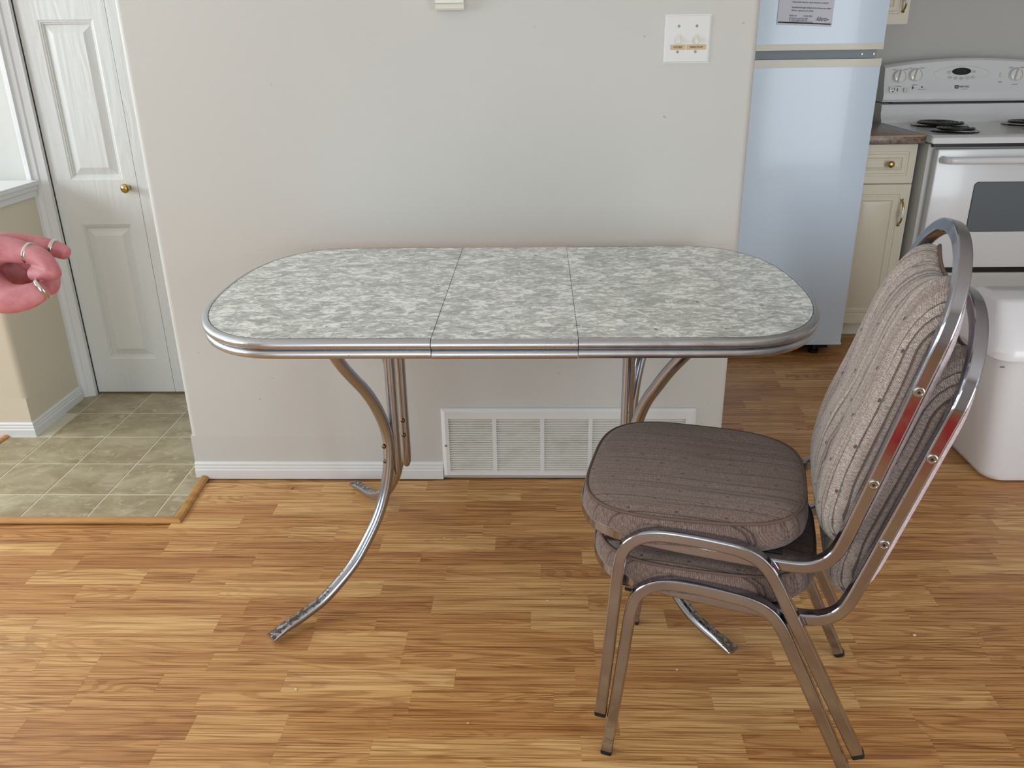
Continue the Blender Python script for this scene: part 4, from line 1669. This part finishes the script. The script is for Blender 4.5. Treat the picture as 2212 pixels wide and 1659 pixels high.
text('lettering', 'MAYTAG', 0.0125, (1.914, 1.7785, 1.037), ROT_P, 'ink_navy', cp, 'LEFT', sx=0.85)
box('marking', 1.922, 1.952, 1.7768, 1.779, 1.0268, 1.0282, 'ink_grey', cp)
# oven door, window, handle, drawer
bm = bmesh.new()
bm_box(bm, 1.602, SX1 - 0.004, 1.193, 1.234, 0.350, 0.836, 0.006, 3)
od = build('oven_door', bm, 'white_enamel', st, 0.5)
bm = bmesh.new()
prism(bm, rounded_rect_poly(1.772, 2.148, 0.505, 0.705, 0.016), 1.1905, 1.1935, 'Y')
build('oven_window', bm, 'oven_glass', od, 0.5)
bm = bmesh.new()
ra_ = rounded_rect_poly(1.770, 2.150, 0.503, 0.707, 0.018)
prism(bm, ra_, 1.1915, 1.1932, 'Y')
build('window_rim', bm, 'black_enamel', od, 0.5)
bm = bmesh.new()
sweep(bm, catmull([(1.625, 1.192, 0.797), (1.626, 1.170, 0.797), (1.640, 1.153, 0.797), (1.68, 1.147, 0.797), (1.96, 1.146, 0.797), (2.26, 1.147, 0.797), (2.296, 1.153, 0.797), (2.310, 1.170, 0.797), (2.311, 1.192, 0.797)], 5), rsq(0.024, 0.028, 0.010, 3), binormal=(0, 0, 1))
build('oven_handle', bm, 'white_enamel', od, 0.8)
box('gap', 1.602, SX1 - 0.006, 1.21, 1.236, 0.326, 0.352, 'black_enamel', st)
bm = bmesh.new()
prism(bm, [(1.236, 0.060), (1.198, 0.060), (1.196, 0.230), (1.199, 0.262), (1.192, 0.296), (1.192, 0.318), (1.198, 0.326), (1.236, 0.326)], 1.602, SX1 - 0.004, 'X')
build('storage_drawer', bm, 'white_enamel_side', st, 0.5)

# unseen hood added above the stove, mainly to shade the kitchen wall
hood = box('shading_hood', SX0, SX1, 1.45, 1.925, 1.62, 1.75, 'white_enamel_side', None, 0.01)
tag(hood, 'unseen white range hood added above the stove to shade the kitchen wall', 'hood')

# kitchen bin
bn = empty('kitchen_bin', (1.535, 0.11, 0.0))
tag(bn, 'tall white plastic kitchen bin with swing lid behind the stacked chairs', 'bin')


def rr_ring(bm, hx, hy, r, z, k=6):
    return [bm.verts.new((x, y, z)) for x, y in rounded_rect_poly(-hx, hx, -hy, hy, r, k)]


bm = bmesh.new()
rings = [rr_ring(bm, 0.150, 0.118, 0.045, 0.0), rr_ring(bm, 0.170, 0.138, 0.05, 0.010), rr_ring(bm, 0.182, 0.147, 0.05, 0.03), rr_ring(bm, 0.222, 0.170, 0.05, 0.415), rr_ring(bm, 0.222, 0.170, 0.05, 0.44)]
k = len(rings[0])
for r0, r1 in zip(rings, rings[1:]):
    for i in range(k):
        bm.faces.new((r0[i], r0[(i + 1) % k], r1[(i + 1) % k], r1[i]))
bm.faces.new(list(reversed(rings[0])))
bm.faces.new(rings[-1])
build('body', bm, 'bin_plastic', bn, 0.6)
bm = bmesh.new()
rings = [rr_ring(bm, 0.246, 0.190, 0.05, 0.418), rr_ring(bm, 0.247, 0.191, 0.05, 0.440), rr_ring(bm, 0.240, 0.184, 0.05, 0.455), rr_ring(bm, 0.232, 0.160, 0.045, 0.49), rr_ring(bm, 0.212, 0.085, 0.03, 0.555), rr_ring(bm, 0.200, 0.072, 0.025, 0.562)]
for r0, r1 in zip(rings, rings[1:]):
    for i in range(k):
        bm.faces.new((r0[i], r0[(i + 1) % k], r1[(i + 1) % k], r1[i]))
bm.faces.new(list(reversed(rings[0])))
bm.faces.new(rings[-1])
lid = build('lid', bm, 'bin_lid_plastic', bn, 0.6)
# swing flap let into the sloping front of the lid
d_up = Vector((0, 0.090, 0.075)).normalized()
bm = bmesh.new()
pp = rounded_rect_poly(-0.13, 0.13, 0.0, 0.098, 0.03, 5)
lo = [bm.verts.new(Vector((x, -0.1790, 0.487)) + d_up * v + Vector((0, -0.002, 0))) for x, v in pp]
mid = [bm.verts.new(Vector((x, -0.1790, 0.487)) + d_up * v + Vector((0, -0.008, 0.001))) for x, v in pp]
inn = [bm.verts.new(Vector((x * 0.93, -0.1790, 0.487)) + d_up * (0.049 + (v - 0.049) * 0.86) + Vector((0, -0.004, 0.001))) for x, v in pp]
n = len(pp)
for i in range(n):
    j = (i + 1) % n
    bm.faces.new((lo[i], lo[j], mid[j], mid[i]))
    bm.faces.new((mid[i], mid[j], inn[j], inn[i]))
bm.faces.new(inn)
bm.faces.new(lo)
build('swing_flap', bm, 'bin_lid_plastic', lid, 0.6)
box('mould_mark', -0.222, -0.210, -0.1700, -0.164, 0.392, 0.3935, 'ink_grey', bn)

# ================================================================== THE HAND REACHING IN
HC = Vector((0.0, -2.31962598, 1.28872577))


def hp(px, py, d):
    """A point of the hand: where the line of sight through a photo pixel lies d metres out along the view."""
    return HC + (Fw + Rt * ((px - 1106.0) / FPX) - Up * ((py - 829.5) / FPX)) * d


def skin_chain(chains, nm):
    """Grow one skinned surface from connected chains [(points, radii)]; the first point of a later chain may be (chain, index)."""
    verts, radii, edges = [], [], []
    idx = []
    for pts, rad in chains:
        ids = []
        for p, r in zip(pts, rad):
            if isinstance(p, tuple):
                ids.append(idx[p[0]][p[1]])
                continue
            verts.append(tuple(p))
            radii.append(r)
            ids.append(len(verts) - 1)
        edges += list(zip(ids, ids[1:]))
        idx.append(ids)
    me = bpy.data.meshes.new(nm)
    me.from_pydata(verts, edges, [])
    o = bpy.data.objects.new(nm, me)
    COL.objects.link(o)
    sk = o.modifiers.new('skin', 'SKIN')
    for v, r in zip(me.skin_vertices[0].data, radii):
        v.radius = (r, r) if not isinstance(r, tuple) else r
    me.skin_vertices[0].data[0].use_root = True
    sk.use_smooth_shade = True
    sk.branch_smoothing = 0.3
    s = o.modifiers.new('sub', 'SUBSURF')
    s.levels = s.render_levels = 2
    dg = bpy.context.evaluated_depsgraph_get()
    dg.update()
    out = bpy.data.meshes.new_from_object(o.evaluated_get(dg))
    bpy.data.objects.remove(o)
    bpy.data.meshes.remove(me)
    return out


def make_hand():
    D = 1.0
    chains = []
    wrist = hp(-118, 600, D + 0.02)
    elbow = hp(-560, 640, D + 0.01)
    mid = hp(-330, 618, D + 0.02)
    palm = hp(-48, 590, D + 0.03)
    chains.append(([elbow, mid, wrist, palm], [0.047, 0.041, (0.028, 0.034), (0.034, 0.042)]))
    # palm knuckle rows: index nearest the camera, little finger farthest
    fingers = [
        # (mcp, pip, dip, tip) as (px, py, depth)
        [(-6, 534, 0.000), (86, 552, -0.008), (122, 594, -0.012), (60, 590, -0.006)],
        [(-2, 524, 0.020), (92, 530, 0.020), (130, 541, 0.022), (149, 551, 0.022)],
        [(-2, 542, 0.040), (108, 576, 0.036), (116, 624, 0.026), (60, 622, 0.018)],
        [(-6, 562, 0.058), (88, 600, 0.058), (88, 642, 0.050), (42, 640, 0.040)],
    ]
    rad = [[0.0190, 0.0132, 0.0124, 0.0104], [0.0180, 0.0122, 0.0110, 0.0088], [0.0175, 0.0124, 0.0116, 0.0100], [0.0160, 0.0112, 0.0104, 0.0090]]
    out = []
    for f, r in zip(fingers, rad):
        pts = [hp(a, b, D + c) for a, b, c in f]
        p0 = palm.lerp(pts[0], 0.45)
        # mid-phalanx points keep the bones straight between the joints
        seq, rr = [palm, p0, pts[0]], [0.022, 0.019, r[0]]
        for i in range(3):
            seq.append(pts[i].lerp(pts[i + 1], 0.5))
            rr.append((r[i] + r[i + 1]) / 2 * 0.95)
            seq.append(pts[i + 1])
            rr.append(r[i + 1])
        out.append(skin_chain([(seq, rr)], 'finger'))
    tp = [palm, hp(-26, 630, D + 0.004), hp(16, 646, D - 0.012), hp(44, 645, D - 0.018), hp(74, 636, D - 0.020), hp(104, 620, D - 0.014)]
    out.append(skin_chain([(tp, [0.030, 0.0265, 0.0200, 0.0175, 0.0150, 0.0116])], 'thumb'))
    out.append(skin_chain([([palm, hp(0, 588, D + 0.05), hp(40, 592, D + 0.054), hp(78, 590, D + 0.05)], [0.034, 0.036, 0.030, 0.020])], 'palm'))
    out.append(skin_chain(chains, 'forearm'))
    bm = bmesh.new()
    for me in out:
        bm.from_mesh(me)
        bpy.data.meshes.remove(me)
    return bm, elbow, mid, wrist


bm, elbow, mid_arm, wrist = make_hand()
# weld the chains into one continuous surface
me = bpy.data.meshes.new('person')
bm.to_mesh(me)
bm.free()
person = link('person', me, 'skin', None, None, None)
rm = person.modifiers.new('weld', 'REMESH')
rm.mode = 'VOXEL'
rm.voxel_size = 0.0017
rm.use_smooth_shade = True
smo = person.modifiers.new('soften', 'SMOOTH')
smo.factor = 0.5
smo.iterations = 3
dg = bpy.context.evaluated_depsgraph_get()
dg.update()
me2 = bpy.data.meshes.new_from_object(person.evaluated_get(dg))
person.modifiers.clear()
person.data = me2
if not me2.materials:
    me2.materials.append(MAT['skin'])
for p in me2.polygons:
    p.use_smooth = True
tag(person, 'bare hand with silver rings reaching in from the left, fingers loosely curled', 'person')


def ring_on(p, q, t, r, w=0.0022):
    c = p.lerp(q, t)
    d = (q - p).normalized()
    bm = bmesh.new()
    u = d.orthogonal().normalized()
    v = d.cross(u)
    pts = [c + u * (r * math.cos(2 * PI * i / 28)) + v * (r * math.sin(2 * PI * i / 28)) for i in range(28)]
    sweep(bm, pts, rsq(w, 0.0045, 0.0008, 2), binormal=d, closed=True)
    build('finger_ring', bm, 'silver', person, 0.8)


ring_on(hp(86, 552, 0.992), hp(-6, 534, 1.0), 0.22, 0.0122)
ring_on(hp(92, 530, 1.02), hp(130, 541, 1.022), 0.62, 0.0103)
ring_on(hp(74, 634, 0.980), hp(102, 616, 0.984), 0.60, 0.0122)
# sleeve over the forearm outside the frame
bm = bmesh.new()
d = (mid_arm - elbow).normalized()
path = [elbow - d * 0.24, elbow - d * 0.10, elbow, elbow.lerp(mid_arm, 0.5), mid_arm - d * 0.012, mid_arm - d * 0.010]
sweep(bm, path, circ(1.0, 20), scales=[0.064, 0.060, 0.058, 0.054, 0.050, 0.044])
build('sleeve', bm, 'sleeve_cloth', person, 1.0)

# a red mat by the window, out of the picture but mirrored in the chair tubes
mat_ = box('floor_mat', 0.35, 1.15, -3.15, -2.62, 0.0003, 0.009, 'red_cloth', None, 0.003)
tag(mat_, 'red rectangular floor mat lying on the wood floor near the window', 'mat')

# ================================================================== SMALL BITS ON THE FLOOR
for x, y, s, where in ((-0.262, -0.345, 0.004, 'behind the left table legs'), (0.02, -0.62, 0.004, 'in the middle of the floor below the table'),
                       (0.30, -0.86, 0.005, 'beneath the stacked chairs'), (0.86, -0.74, 0.007, 'right of the chair back'),
                       (-0.52, -0.93, 0.006, 'in front of the left table foot'), (-0.145, -1.02, 0.004, 'at the bottom centre of the floor')):
    bm = bmesh.new()
    bmesh.ops.create_icosphere(bm, subdivisions=1, radius=s * 0.6)
    for v in bm.verts:
        v.co.x *= rng.uniform(0.7, 1.4)
        v.co.y *= rng.uniform(0.5, 1.0)
        v.co.z = max(-s * 0.35, v.co.z * 0.6)
    zmin = min(v.co.z for v in bm.verts)
    c = build('crumb', bm, 'crumb', None, 1.0, (x, y, -zmin))
    tag(c, 'tiny pale crumb on the wood floor ' + where, 'crumb', 'pale crumbs on the floor')
bm = bmesh.new()
bmesh.ops.create_icosphere(bm, subdivisions=1, radius=0.005)
for v in bm.verts:
    v.co.x *= rng.uniform(0.8, 1.6)
    v.co.z = max(-0.002, v.co.z * 0.6)
c = build('crumb', bm, 'gold_crumb', None, 0.3, (-0.765, -0.072, 0.0021))
tag(c, 'small coppery scrap on the floor near the left baseboard', 'scrap')
